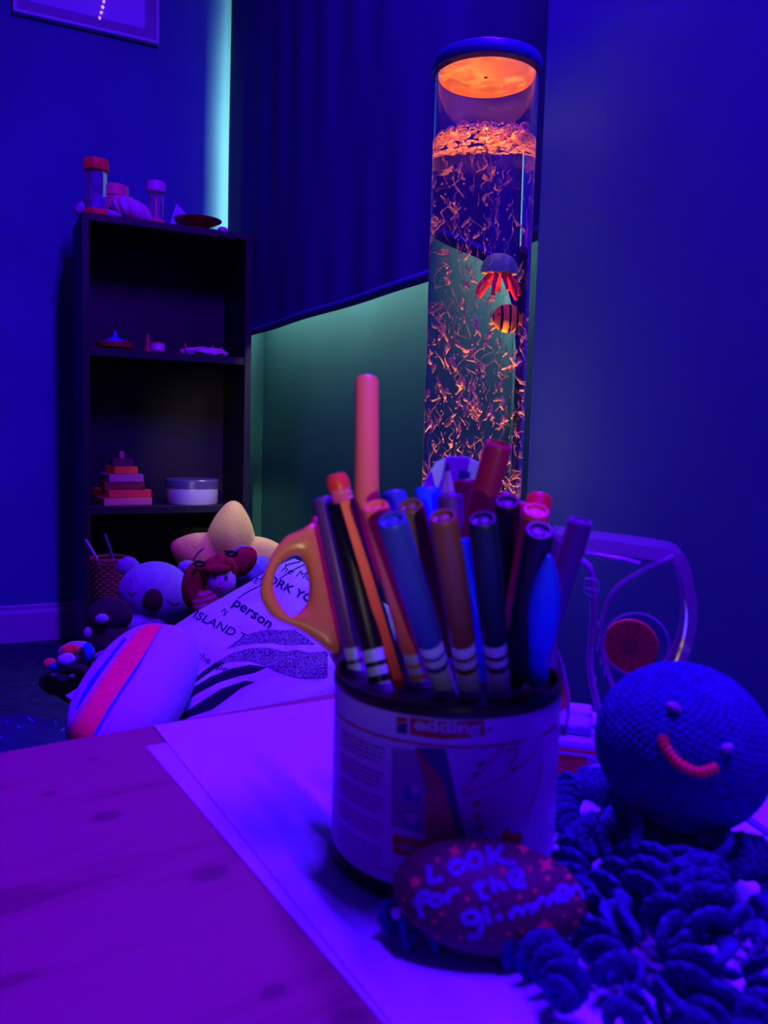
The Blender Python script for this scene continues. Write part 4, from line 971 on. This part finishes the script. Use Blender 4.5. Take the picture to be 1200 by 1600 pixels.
for (x, z, a) in ((-.075, .036, -.5), (.012, .035, 1.2), (.045, .032, 1.3)): mk('tip', tube([V((x, -.01, z - .014)), V((x + .010 * sin(a), -.012, z + .006))], [.005, .002], 8), M_tip, t, M=M, smooth=True)
# lower shelf
p = sp(190, .12, zlow)
t = thing('stacking_tower', 'pyramid stacking toy of square red and pink plates on a peg, lower shelf', 'toy', p, M=put(p) @ Matrix.Rotation(radians(33 - 26), 4, 'Z')); M = WM[t]
cols = [mat('pale_pink_wood', (.55, .12, .16), .6, .2, var=.08), mat('red_wood', (.75, .035, .04), .6, .2, var=.08), mat('maroon_wood', (.20, .02, .03), .6, .2, var=.08), mat('lilac_wood', (.45, .12, .22), .6, .2, var=.08), mat('orange_wood', (.95, .12, .03), .6, .2, var=.08), mat('dark_wood', (.11, .02, .05), .6, .2, var=.08)]
z = 0; HH = upz(186, 705, p) - zlow
for k, (hw_, m) in enumerate(zip((.083, .077, .068, .060, .042, .036), cols)):
    hh = HH / 6.9; mk('plate', xf(Matrix.Rotation(radians(8 * sin(k * 2.1)), 4, 'Z'), box(-hw_, hw_, -hw_, hw_, z, z + hh - .001, .002)), m, t, M=M); z += hh
mk('peg', lathe([(0, z), (.008, z), (.008, HH - .002), (.006, HH), (0, HH)], 16, cap=False), M_pink, t, M=M, smooth=True)
p = sp(301, .10, zlow); r = .094; h1 = upz(301, 748, p) - zlow
t = thing('round_tin', 'round tin with a pale lilac band and darker lid on the lower shelf', 'tin', p, M=put(p)); M = WM[t]
mk('base', lathe([(0, 0), (r * .97, 0), (r, .004), (r, h1 * .64), (0, h1 * .64)], 64, cap=False), mat('tin_lilac', (.5, .45, .6), .25, .5, metal=.2, var=.04), t, M=M, smooth=True)
mk('lid', lathe([(r * 1.0, h1 * .64), (r * 1.03, h1 * .66), (r * 1.03, h1 * .95), (r * .99, h1), (0, h1 * .99)], 64, cap=False), mat('tin_lid', (.10, .07, .20), .3, .5, metal=.3, var=.04), t, M=M, smooth=True)

# ---------------------------------------------------------------- soft toys and cushions in front of the bookcase
def pxr(n, d): return n * d / F
def facing(p, tilt=0.0, roll=0.0):
    """axes at p: x to the right, y towards the camera, z up"""
    y = (CAM - p); y.z = 0; y.normalize(); x = V((y.y * -1, y.x, 0)); x = -x if x.x < 0 else x
    M = Matrix((x, x.cross(-UP) * -1 if False else UP.cross(x), UP)).transposed().to_4x4(); M.translation = p
    return M @ Matrix.Rotation(roll, 4, 'Y') @ Matrix.Rotation(tilt, 4, 'X')
def fuzz(k=.012, f=14): return lambda a, p, d: 1 + k * noise.noise(d * f) + k * 1.5 * noise.noise(d * 2)
def plush(name, col, **k): return mat(name, col, .95, .08, bump=.5, bscale=k.pop('bs', 260), var=k.pop('var', .10), vscale=k.pop('vs', 60), sheen=.3, **k)
M_koala = plush('lilac_plush', (.20, .16, .34)); M_dark = plush('dark_plush', (.03, .012, .03)); M_nose = plush('dark_nose', (.045, .008, .02), bs=500)
M_lil = plush('lilac_pale_plush', (.28, .22, .42)); M_brown = plush('brown_plush', (.045, .016, .04)); M_navy_y = mat('stitch_thread', (.04, .012, .06), .8, .1)
# beanbag / throw below the pile
def mound(a, p, d): return 1 + .10 * noise.noise(V((d.x * 2.2, d.y * 2.2, d.z * 2.2 + 3))) + .035 * noise.noise(d * 6) + .012 * noise.noise(d * 16)
M_throw = mat('navy_throw', (.012, .028, .085), .7, .2, bump=.3, bscale=30, var=.3, vscale=8)
th = thing('throw_blanket', 'dark blue throw with pale scribbles heaped on the floor beyond the table', 'blanket', (-.80, 1.42, 0))
mb = ell(.58, .44, .13 + DZ, 120, 80, mound); vs_ = [V((v.x, v.y, max(v.z, 0.0))) for v in mb[0]]
tm = mk('cloth', (vs_, mb[1]), M_throw, th, M=Matrix.Translation((-.80, 1.42, .002)), smooth='all')
M_scr = mat('pale_blue_print_highlight', (.05, .09, .40), .7, .2)
scr = [stroke2([(44, 1106), (58, 1112), (44, 1120), (52, 1128)], 2.5), stroke2([(58, 1112), (66, 1102), (80, 1096)], 2), stroke2([(96, 1120), (108, 1124), (104, 1134), (95, 1143)], 2.5), stroke2([(86, 1126), (88, 1134)], 2.5), stroke2([(26, 1134), (32, 1138)], 2.5), stroke2([(8, 1126), (12, 1129)], 2), stroke2([(0, 1154), (2, 1151)], 3), stroke2([(78, 1097), (100, 1088), (132, 1082)], 1.6)]  # last stroke is a painted highlight along the throw's fold
for s_ in scr: decal('scribble_and_highlight', [s_], tm, M_scr, th, eps=.0006, maxlen=6)

# star plush
M_starp = plush('yellow_plush', (.75, .62, .10), bs=120, vs=14, var=.05)
def starmesh(Rf, h, nr=26, na=150):
    vs, fs = [], []
    for side in (1, -1):
        for i in range(nr + 1):
            q = i / nr
            for k in range(na):
                a = 2 * pi * k / na; R = Rf(a); w = noise.noise(V((q * 3 * cos(a), q * 3 * sin(a), side * 3)))
                vs.append(V((q * R * cos(a), -side * h * (R / .13) ** .35 * max(0, 1 - q ** 2.2) ** .55 * (1 + .06 * w), q * R * sin(a))))
    S = (nr + 1) * na
    for sd in (0, 1):
        for i in range(nr):
            for k in range(na):
                a = sd * S + i * na + k; b = sd * S + i * na + (k + 1) % na; fs.append((a, b, b + na, a + na) if i else (a, b + na, a + na))
    return vs, fs
def star_r(a, n=5, Ro=.2, Ri=.112, rot=pi / 2):
    x = abs(((a - rot) / (2 * pi / n) + .5) % 1 - .5) * 2
    top = max(0, cos(a - rot)) ** 4; ro = Ro * (.86 + .14 * top); w = (1 - x); return Ri + (ro - Ri) * (w ** 1.15) * (1 - .10 * max(0, w - .86) / .14)
sc_ = at(357, 884, 2.30); Msr = facing(sc_, tilt=radians(14), roll=radians(4))
stp = thing('star_plush', 'big yellow star-shaped plush with closed sleepy eyes leaning against the bookcase', 'soft toy', sc_, M=Msr)
sb = mk('body', starmesh(star_r, .062), M_starp, stp, M=Msr, smooth='all')
decal('closed_eye', [stroke2([(303, 874), (308, 866), (318, 857)], 2.2)], sb, M_navy_y, stp, eps=.0015); decal('closed_eye', [stroke2([(351, 860), (358, 864), (365, 869)], 2.8)], sb, M_navy_y, stp, eps=.0015)
# lilac fluffy toy behind the doll
p = at(396, 897, 2.06); M = facing(p); M_fluf = plush('fluffy_lilac', (.13, .12, .32), bs=90, vs=40, var=.2)
t = thing('fluffy_toy', 'fluffy violet toy with a round ear behind the red-haired doll', 'soft toy', p, M=M)
mk('head', ell(pxr(36, 2.06), .05, pxr(30, 2.06), 50, 30, fuzz(.05, 9)), M_fluf, t, M=M, smooth='all')
q = at(381, 869, 2.09); mk('ear', ell(pxr(19, 2.06), .018, pxr(17, 2.06), 36, 22, fuzz(.06, 9)), M_fluf, t, M=facing(q), smooth='all')
# koala
D = 2.12; kc = at(243, 926, D); Mk = facing(kc, roll=radians(6))
kl = thing('koala_plush', 'lilac koala plush with a dark oval nose and closed eyes by the bookcase', 'soft toy', kc, M=Mk)
kh = mk('head', ell(pxr(54, D), pxr(44, D), pxr(49, D), 70, 44, lambda a, p, d: 1 + .05 * (1 - abs(d.z)) * abs(d.x) + .008 * noise.noise(d * 14)), M_koala, kl, M=Mk, smooth='all')
mk('ear', ell(pxr(17, D), .014, pxr(15, D), 30, 20, fuzz(.06, 7)), M_koala, kl, M=facing(at(200, 885, D)), smooth='all')
mk('ear', ell(pxr(14, D), .014, pxr(12, D), 30, 20, fuzz(.06, 7)), M_koala, kl, M=facing(at(292, 887, D + .03)), smooth='all')
mk('nose', ell(pxr(15, D), .012, pxr(17, D), 30, 20), M_nose, kl, M=facing(at(239, 937, D - pxr(42, D))), smooth='all')
mk('body', ell(pxr(36, D), .05, pxr(36, D), 50, 30, fuzz(.02, 7)), M_koala, kl, M=facing(at(226, 984, D - .02)), smooth='all')
mk('arm', ell(pxr(22, D), .026, pxr(13, D), 40, 24, fuzz(.02, 7)), M_koala, kl, M=facing(at(207, 976, D - .06)), smooth='all')
decal('closed_eye', [stroke2([(262, 938), (270, 944), (280, 943)], 2)], kh, M_navy_y, kl, eps=.001); decal('closed_eye', [stroke2([(201, 925), (206, 930), (212, 926)], 2)], kh, M_navy_y, kl, eps=.001); decal('closed_eye', [stroke2([(203, 905), (207, 912)], 1.5)], kh, M_navy_y, kl, eps=.001)
# rag doll
D = 1.93; dc_ = at(345, 905, D); Md_ = facing(dc_, roll=radians(-16))
M_skin = plush('doll_cloth', (.55, .32, .55), bs=500, var=.04); M_hair = mat('red_wool', (.30, .012, .03), .95, .1, bump=.8, bscale=90, var=.35, vscale=60, stretch=(4, 4, .6))
dl = thing('rag_doll', 'rag doll with dark red bunched hair and a striped dress lying beside the koala', 'doll', dc_, M=Md_)
dh = mk('head', ell(pxr(23, D), .026, pxr(27, D), 50, 32), M_skin, dl, M=Md_, smooth='all')
def hairf(a, p, d): return 1 + .05 * sin(a * 22 + d.z * 3)
mk('hair', xf(Matrix.Translation((0, .010, pxr(12, D))), ell(pxr(30, D), .030, pxr(24, D), 80, 30, hairf)), M_hair, dl, M=Md_, smooth='all')
mk('hair', xf(Matrix.Translation((.0, -.022, pxr(19, D))) @ Matrix.Rotation(radians(12), 4, 'Y'), ell(pxr(20, D), .010, pxr(8, D), 60, 20, hairf)), M_hair, dl, M=Md_, smooth='all', label='fringe')
mk('pigtail', ell(pxr(18, D), .020, pxr(35, D), 80, 30, hairf), M_hair, dl, M=facing(at(303, 914, D), roll=radians(6)), smooth='all')
mk('pigtail', ell(pxr(19, D), .020, pxr(27, D), 80, 30, hairf), M_hair, dl, M=facing(at(378, 878, D + .03), roll=radians(42)), smooth='all')
for (x, y) in ((312, 884), (362, 868)): mk('hair_tie', tube([at(x + 8 * cos(a), y - 3 + 3.5 * sin(a), D - .03 + .01 * sin(a)) for a in [k * 2 * pi / 14 for k in range(14)]], .0035, 8, closed=True), M_black, dl, smooth=True)
M_face_ = mat('face_thread', (.03, .01, .08), .8, .1)
decal('eye', [poly2([(336 + 3.2 * cos(a), 901 + 4 * sin(a)) for a in [k * pi / 5 for k in range(10)]])], dh, M_face_, dl, eps=.0012, maxlen=3); decal('eye', [poly2([(353 + 3.2 * cos(a), 903 + 4 * sin(a)) for a in [k * pi / 5 for k in range(10)]])], dh, M_face_, dl, eps=.0012, maxlen=3)
decal('mouth', [stroke2([(338, 917), (343, 920), (348, 918)], 1.8)], dh, M_redd, dl, eps=.0012, maxlen=3); decal('mouth', [poly2([(344 + 2 * cos(a), 910 + 2 * sin(a)) for a in [k * pi / 4 for k in range(8)]])], dh, M_pink, dl, eps=.0012, maxlen=3, label='nose')
def stripes():
    m = mat('striped_dress', (.5, .05, .1), .9, .1); nt = m.node_tree; b = nt.nodes['Principled BSDF']; N = nt.nodes.new; L = nt.links.new
    w = N('ShaderNodeTexWave'); w.bands_direction = 'Z'; w.inputs['Scale'].default_value = 26; w.inputs['Distortion'].default_value = .6; tc = N('ShaderNodeTexCoord'); L(tc.outputs['Object'], w.inputs['Vector'])
    cr = N('ShaderNodeValToRGB'); e = cr.color_ramp.elements; e[0].position = .4; e[0].color = (.30, .01, .03, 1); e[1].position = .6; e[1].color = (.36, .10, .2, 1); L(w.outputs['Fac'], cr.inputs[0]); L(cr.outputs[0], b.inputs['Base Color']); return m
mk('dress', ell(pxr(26, D), .03, pxr(34, D), 50, 30, fuzz(.08, 4)), stripes(), dl, M=facing(at(328, 952, D + .0), roll=radians(-24)), smooth='all')
# basket with canes, dark bears, small many-coloured toy
D = 2.32; p = at(172, 928, D); M_wick = mat('wicker', (.22, .03, .05), .8, .1, var=.3, vscale=90)
t = thing('wicker_basket', 'small reddish wicker basket holding thin canes in the dark lowest part of the bookcase', 'basket', p, M=Matrix.Translation(p))
bk = []
for k in range(12): bk.append(tube([V(((.044 + .006 * k / 11 + .0025 * (-1) ** (j + k)) * cos(j * pi / 14), (.044 + .006 * k / 11 + .0025 * (-1) ** (j + k)) * sin(j * pi / 14), .008 * k)) for j in range(28)], .0042, 6, closed=True))
mk('weave', join(*bk), M_wick, t, M=WM[t], smooth='all')
mk('rim', tube([V((.052 * cos(j * pi / 14), .052 * sin(j * pi / 14), .100)) for j in range(28)], .005, 8, closed=True), M_wick, t, M=WM[t], smooth='all')
M_cane = mat('pale_cane', (.30, .2, .32), .6, .2, var=.1)
mk('cane', tube([at(170, 915, D), at(150, 870, D + .01), at(134, 843, D + .03)], .0035, 8), M_cane, None, smooth=True, label='thin pale cane leaning left out of the wicker basket', cat='cane')
M_cane2 = mat('dark_cane', (.06, .04, .09), .6, .2, var=.1)
mk('cane', tube([at(188, 915, D), at(176, 870, D + .03), at(164, 834, D + .05)], .004, 8), M_cane2, None, smooth=True, label='dark cane in shadow at the right of the pale one', cat='cane')
def toy(name, label, D, parts, cat='soft toy'):
    c = parts[0]; p = at(c[1], c[2], D); t = thing(name, label, cat, p, M=facing(p))
    for (pn, x, y, rx, rz, m, dd) in parts:
        mk(pn, ell(pxr(rx, D), pxr(min(rx, rz) * .75, D), pxr(rz, D), 40, 26, fuzz(.03, 6)), m, t, M=facing(at(x, y, D + dd)), smooth='all')
    return t
toy('bear_plush', 'very dark bear plush with lilac ears below the basket, in shadow', 1.93, [('head', 172, 962, 34, 30, M_dark, 0), ('ear', 159, 969 - 2, 10, 8, M_lil, -.05), ('ear', 137, 989, 6, 9, M_lil, -.04), ('body', 170, 1005, 38, 34, M_dark, 0), ('paw', 165, 1026, 17, 10, M_koala, -.07), ('paw', 150, 1039, 7, 6, M_koala, -.05)])
toy('bear_plush', 'dark brown bear plush with pale muzzle markings lying at the left below the multicoloured toy', 1.80, [('head', 105, 1062, 42, 26, M_brown, 0.03), ('muzzle', 98, 1059, 8, 6, M_lil, -.02), ('ear', 87, 1054, 7, 3, M_lil, -.02), ('ear', 113, 1056, 6, 3, M_lil, -.02), ('body', 130, 1075, 40, 26, M_brown, .04)])
t = toy('rainbow_toy', 'small multicoloured plush toy, red blue and lilac, at the far left of the pile', 1.78, [('body', 119, 1020, 27, 19, M_lil, 0), ('head', 104, 1030, 13, 10, plush('bright_lilac', (.42, .5, .9)), -.035), ('patch', 110, 1015, 14, 9, plush('red_plush', (.9, .05, .06)), -.022), ('tail', 137, 1019, 9, 15, plush('blue_plush', (.02, .10, .6)), -.012), ('foot', 78, 1036, 10, 8, plush('red_plush_foot', (.85, .06, .1)), .0), ('arm', 90, 1042, 14, 8, plush('blue_plush_arm', (.02, .05, .3)), .0), ('stripe', 128, 1024, 5, 13, M_dark, -.024)])

# text cushion
c00 = at(205, 982, 1.32); c10 = at(468, 1157, 1.16); c01 = at(448, 828, 1.62)
ex, ey = c10 - c00, c01 - c00
ey = (ey - ex.normalized() * ey.dot(ex.normalized())); en = ex.cross(ey).normalized()
if en.dot(CAM - c00) < 0: en = -en
c00 = c00 - ey * .32; ey = ey * 1.32
def pillow(c, ex, ey, en, h, n=70, wr=.012, pinch=.05, seed=0):
    vs, fs = [], []
    for side in (1, -1):
        for i in range(n + 1):
            for j in range(n + 1):
                u = -1 + 2 * i / n; v = -1 + 2 * j / n
                k = max(0, (1 - abs(u) ** 2.6)) ** .5 * max(0, (1 - abs(v) ** 2.6)) ** .5
                uu = u * (1 - pinch * (1 - v * v)); vv = v * (1 - pinch * (1 - u * u))
                e_ = max(abs(u), abs(v)); w = wr * noise.noise(V((u * 2.5 + seed, v * 2.5, side * 5))) + wr * .4 * noise.noise(V((u * 8 + seed, v * 5, side * 5)))
                vs.append(c + ex * (uu * .5 + .5) + ey * (vv * .5 + .5) + en * (side * (h * k + w * k)))
    S = (n + 1) ** 2
    for sd in (0, 1):
        for i in range(n):
            for j in range(n):
                a = sd * S + i * (n + 1) + j; fs.append((a, a + 1, a + n + 2, a + n + 1))
    return vs, fs
M_cush = mat('white_cotton', (.34, .52, .66), .9, .1, bump=.25, bscale=300, var=.03)
cb = c00 - en * .055
tcu = thing('text_cushion', 'large white cushion printed with black handwriting and dark feathery wing shapes', 'cushion', cb)
cu_ = mk('cover', pillow(cb, ex, ey, en, .060, 80, pinch=.02), M_cush, tcu, smooth='all')
M_pr = mat('black_print', (.010, .014, .03), .9, .05, var=.05)
M_wing = mat('wing_print', (.012, .012, .03), .9, .05, col2=(.22, .24, .30), vscale=330, stretch=(1, 1, 1))
def ctext(s, px, ang, size, perp=None, **k):
    a = radians(ang); b = radians(perp if perp is not None else ang - 62)
    return text2(s, px, (size * cos(a), size * sin(a)), (size * .9 * cos(b), size * .9 * sin(b)), **k)
for w_ in ([
    ctext('ISLAND T', (300, 964), 26, 21, -52, bold=.012), ctext('YORK YO', (403, 903), 26, 21, -56, bold=.02), ctext('person', (362, 945), 33, 25, -52, bold=.02),
    ctext('he Mo', (438, 893), 17, 19, -48), ctext('NEW', (384, 905), 26, 16, -58), ctext('the ape', (306, 1027), 28, 18, -52)]): decal('printed_word', [w_], cu_, M_pr, tcu, eps=.0008, maxlen=5)
for s_ in ([(437, 905), (455, 893), (480, 880)], [(445, 884), (470, 878), (486, 881)], [(345, 957), (352, 952), (350, 962), (356, 955)], [(372, 935), (388, 925), (408, 915)]): decal('script_flourish', [stroke2(s_, 1.6)], cu_, M_pr, tcu, eps=.0008, maxlen=5)
def zp(*pts): return [(260 + x * 260 / 1200, 840 + y * 260 / 1200) for x, y in pts]
decal('wing_shape', [poly2(zp((430, 805), (500, 750), (600, 695), (720, 665), (850, 672), (920, 662), (1000, 715), (1075, 775), (960, 768), (860, 775), (760, 760), (650, 762), (540, 775)))], cu_, M_wing, tcu, eps=.0008, label='grey-flecked black feathered wing shape')
decal('wing_shape', [poly2(zp((350, 905), (470, 835), (600, 800), (720, 795), (860, 825), (940, 812), (1040, 830), (1165, 820), (1160, 1010), (1040, 1020), (930, 1012), (800, 970), (700, 920), (600, 890), (480, 895)))], cu_, M_wing, tcu, eps=.0008, label='grey-flecked black feathered wing shape')
decal('wing_stripe', [poly2(zp((600, 920), (730, 935), (640, 975), (520, 1000), (380, 1045), (250, 1110), (120, 1190), (40, 1280), (60, 1200), (180, 1090), (320, 1005), (470, 945))), poly2(zp((560, 1035), (640, 1040), (540, 1085), (440, 1160), (330, 1240), (180, 1290), (60, 1330), (90, 1290), (240, 1190), (400, 1090))), poly2(zp((350, 905), (430, 900), (330, 960), (220, 1040), (140, 1110), (150, 1070), (260, 970)))], cu_, M_pr, tcu, eps=.0008)

# striped cushion
D = 1.07; a_ = at(160, 1165, D - .10); b_ = at(262, 1002, D + .16); ex2 = (b_ - a_); L2 = ex2.length; exn = ex2.normalized(); c2 = (a_ + b_) / 2 + V((-.007, .02, -.008))
side_ = V((.93, .36, 0)); side_ = (side_ - exn * side_.dot(exn)).normalized(); nn = exn.cross(side_).normalized()
if nn.dot(CAM - c2) < 0: nn = -nn
Mc2 = Matrix((exn, side_, nn)).transposed().to_4x4(); Mc2.translation = c2
scu = thing('striped_cushion', 'plump white cushion with glittery red, brown and blue stripes along its left edge', 'cushion', c2, M=Mc2)
def sup(a, p, d):
    e = 2.6; return 1 / (abs(d.x) ** e + abs(d.y) ** e + abs(d.z) ** 2.2) ** (1 / e) * (1 + .01 * noise.noise(d * 3))
M_c2 = mat('white_satin', (.36, .46, .66), .8, .2, bump=.15, bscale=120, var=.02)
sc2 = mk('cover', ell(L2 * .56, .068, .056, 90, 60, sup), M_c2, scu, M=Mc2, smooth='all')
M_sr = mat('stripe_red', (.95, .02, .10), .6, .3, var=.12, vscale=150); M_sb = mat('stripe_blue', (.02, .08, .6), .5, .4, var=.3, vscale=300); M_sbr = mat('stripe_brown', (.50, .22, .22), .7, .3, var=.15, vscale=120)
decal('red_stripe', [stroke2([(252, 968), (235, 985), (210, 1019), (182, 1060), (157, 1098), (127, 1152), (120, 1165)], lambda t: 14 + 16 * min(1, t * 3))], sc2, M_sr, scu, eps=.0009)
decal('blue_stripe', [stroke2([(257, 969), (235, 1000), (211, 1040), (182, 1083), (150, 1135), (140, 1160)], lambda t: 5 + 10 * min(1, t * 2))], sc2, M_sb, scu, eps=.0007)
decal('brown_stripe', [stroke2([(222, 985), (195, 1018), (168, 1055), (138, 1100), (110, 1150)], 18)], sc2, M_sbr, scu, eps=.0006)
decal('blue_edge', [stroke2([(200, 1000), (172, 1035), (145, 1070), (124, 1110)], 14)], sc2, M_sb, scu, eps=.0004)
M_glit = mat('glitter', (.9, .9, .95), .15, .9, metal=.6)
decal('glitter', [poly2([(x + r * cos(k), y + r * 1.3 * sin(k)) for k in range(6)]) for x, y, r in ((209, 1060, 2), (171, 1117, 1.8), (167, 1108, 1), (170, 1098, 1), (219, 1041, 1), (165, 1124, 1.2))], sc2, M_glit, scu, eps=.0012)

# ---------------------------------------------------------------- light
def light(name, typ, loc, target, power, col, **k):
    l = bpy.data.lights.new(name, typ); l.energy = power; l.color = col
    for a, b in k.items(): setattr(l, a, b)
    o = bpy.data.objects.new(name, l); COL.objects.link(o); o.location = loc
    d = V(target) - V(loc); o.rotation_euler = d.to_track_quat('-Z', 'Y').to_euler(); return o
BLU = (.112, .0015, 1.0)
ll = light('ceiling_led_strip', 'AREA', rm(-.50, -2.95, 2.93 + DZ), rm(-.5, -2.35, 0), 275, BLU, shape='RECTANGLE', size=1.3, size_y=.06)
ll.rotation_euler = (0, 0, TH + pi / 2)
light('window_daylight', 'AREA', rm(.055, (WB0 + WB1) / 2, (WZ0 + WZ1) / 2), rm(-1, (WB0 + WB1) / 2, (WZ0 + WZ1) / 2), 95, (1, .86, .66), shape='RECTANGLE', size=abs(WB1 - WB0) - .03, size_y=WZ1 - WZ0 - .03)
light('tube_lamp', 'SPOT', (TX, TY, ZB + .03), (TX, TY, 2), 120, (1, .32, .07), spot_size=radians(19), spot_blend=.1, shadow_soft_size=.02)
light('scissors_fill', 'SPOT', (.63, -3.0, .78 + DZ), (-.09, .41, .715 + DZ), 165, (1, .86, .48), spot_size=radians(5.4), spot_blend=.8, shadow_soft_size=.04)  # added narrow fill, no fitting: warms scissors, left pens and cushion
light('star_fill', 'SPOT', (.30, -3.0, 2.2 + DZ), (-.40, 2.25, .60 + DZ), 420, (1, .92, .42), spot_size=radians(4.6), spot_blend=.6, shadow_soft_size=.04)  # second added spot, brings out the yellow of the star plush
light('lid_fill', 'POINT', (TX, TY, ZW + .012), (TX, TY, 2), .34, (1, .20, .03), shadow_soft_size=.003)  # added fill above the water, brightens lid lining and domed bubbles
w = bpy.data.worlds.new('World'); bpy.context.scene.world = w; w.use_nodes = True
w.node_tree.nodes['Background'].inputs[0].default_value = (.12, .001, 1, 1); w.node_tree.nodes['Background'].inputs[1].default_value = .22

# ---------------------------------------------------------------- camera
cd_ = bpy.data.cameras.new('camera'); co = bpy.data.objects.new('camera', cd_); COL.objects.link(co)
co.matrix_world = Matrix((CR, CU, -FW)).transposed().to_4x4(); co.location = CAM
Mx = Matrix((CR, CU, -FW)).transposed().to_4x4(); Mx.translation = CAM; co.matrix_world = Mx
cd_.sensor_fit = 'VERTICAL'; cd_.sensor_height = 36; cd_.sensor_width = 27; cd_.lens = F / 1600 * 36; cd_.clip_start = .01
cd_.dof.use_dof = True; cd_.dof.focus_distance = 1.35; cd_.dof.aperture_fstop = 14
sc = bpy.context.scene; sc.camera = co
sc.view_settings.view_transform = 'Standard'; sc.view_settings.look = 'None'; sc.view_settings.gamma = 1; sc.view_settings.exposure = 0
sc.cycles.max_bounces = 16; sc.cycles.transmission_bounces = 14; sc.cycles.transparent_max_bounces = 24; sc.cycles.diffuse_bounces = 4; sc.cycles.glossy_bounces = 6
sc.cycles.use_denoising = True; sc.cycles.sample_clamp_indirect = 6; sc.cycles.caustics_reflective = False
# repeats of one kind share a group
for o in list(COL.objects):
    if o.parent is None:
        n = o.name.split('.')[0]
        g = {'felt_marker': 'felt markers standing in the tub', 'highlighter': 'felt markers standing in the tub', 'pencil': 'pencils standing in the tub', 'paper_sheet': 'white paper sheets on the table', 'bear_plush': 'soft toys heaped in front of the bookcase', 'koala_plush': 'soft toys heaped in front of the bookcase', 'star_plush': 'soft toys heaped in front of the bookcase', 'rainbow_toy': 'soft toys heaped in front of the bookcase', 'cane': 'canes in the wicker basket'}.get(n)
        if g and 'group' not in o: o['group'] = g
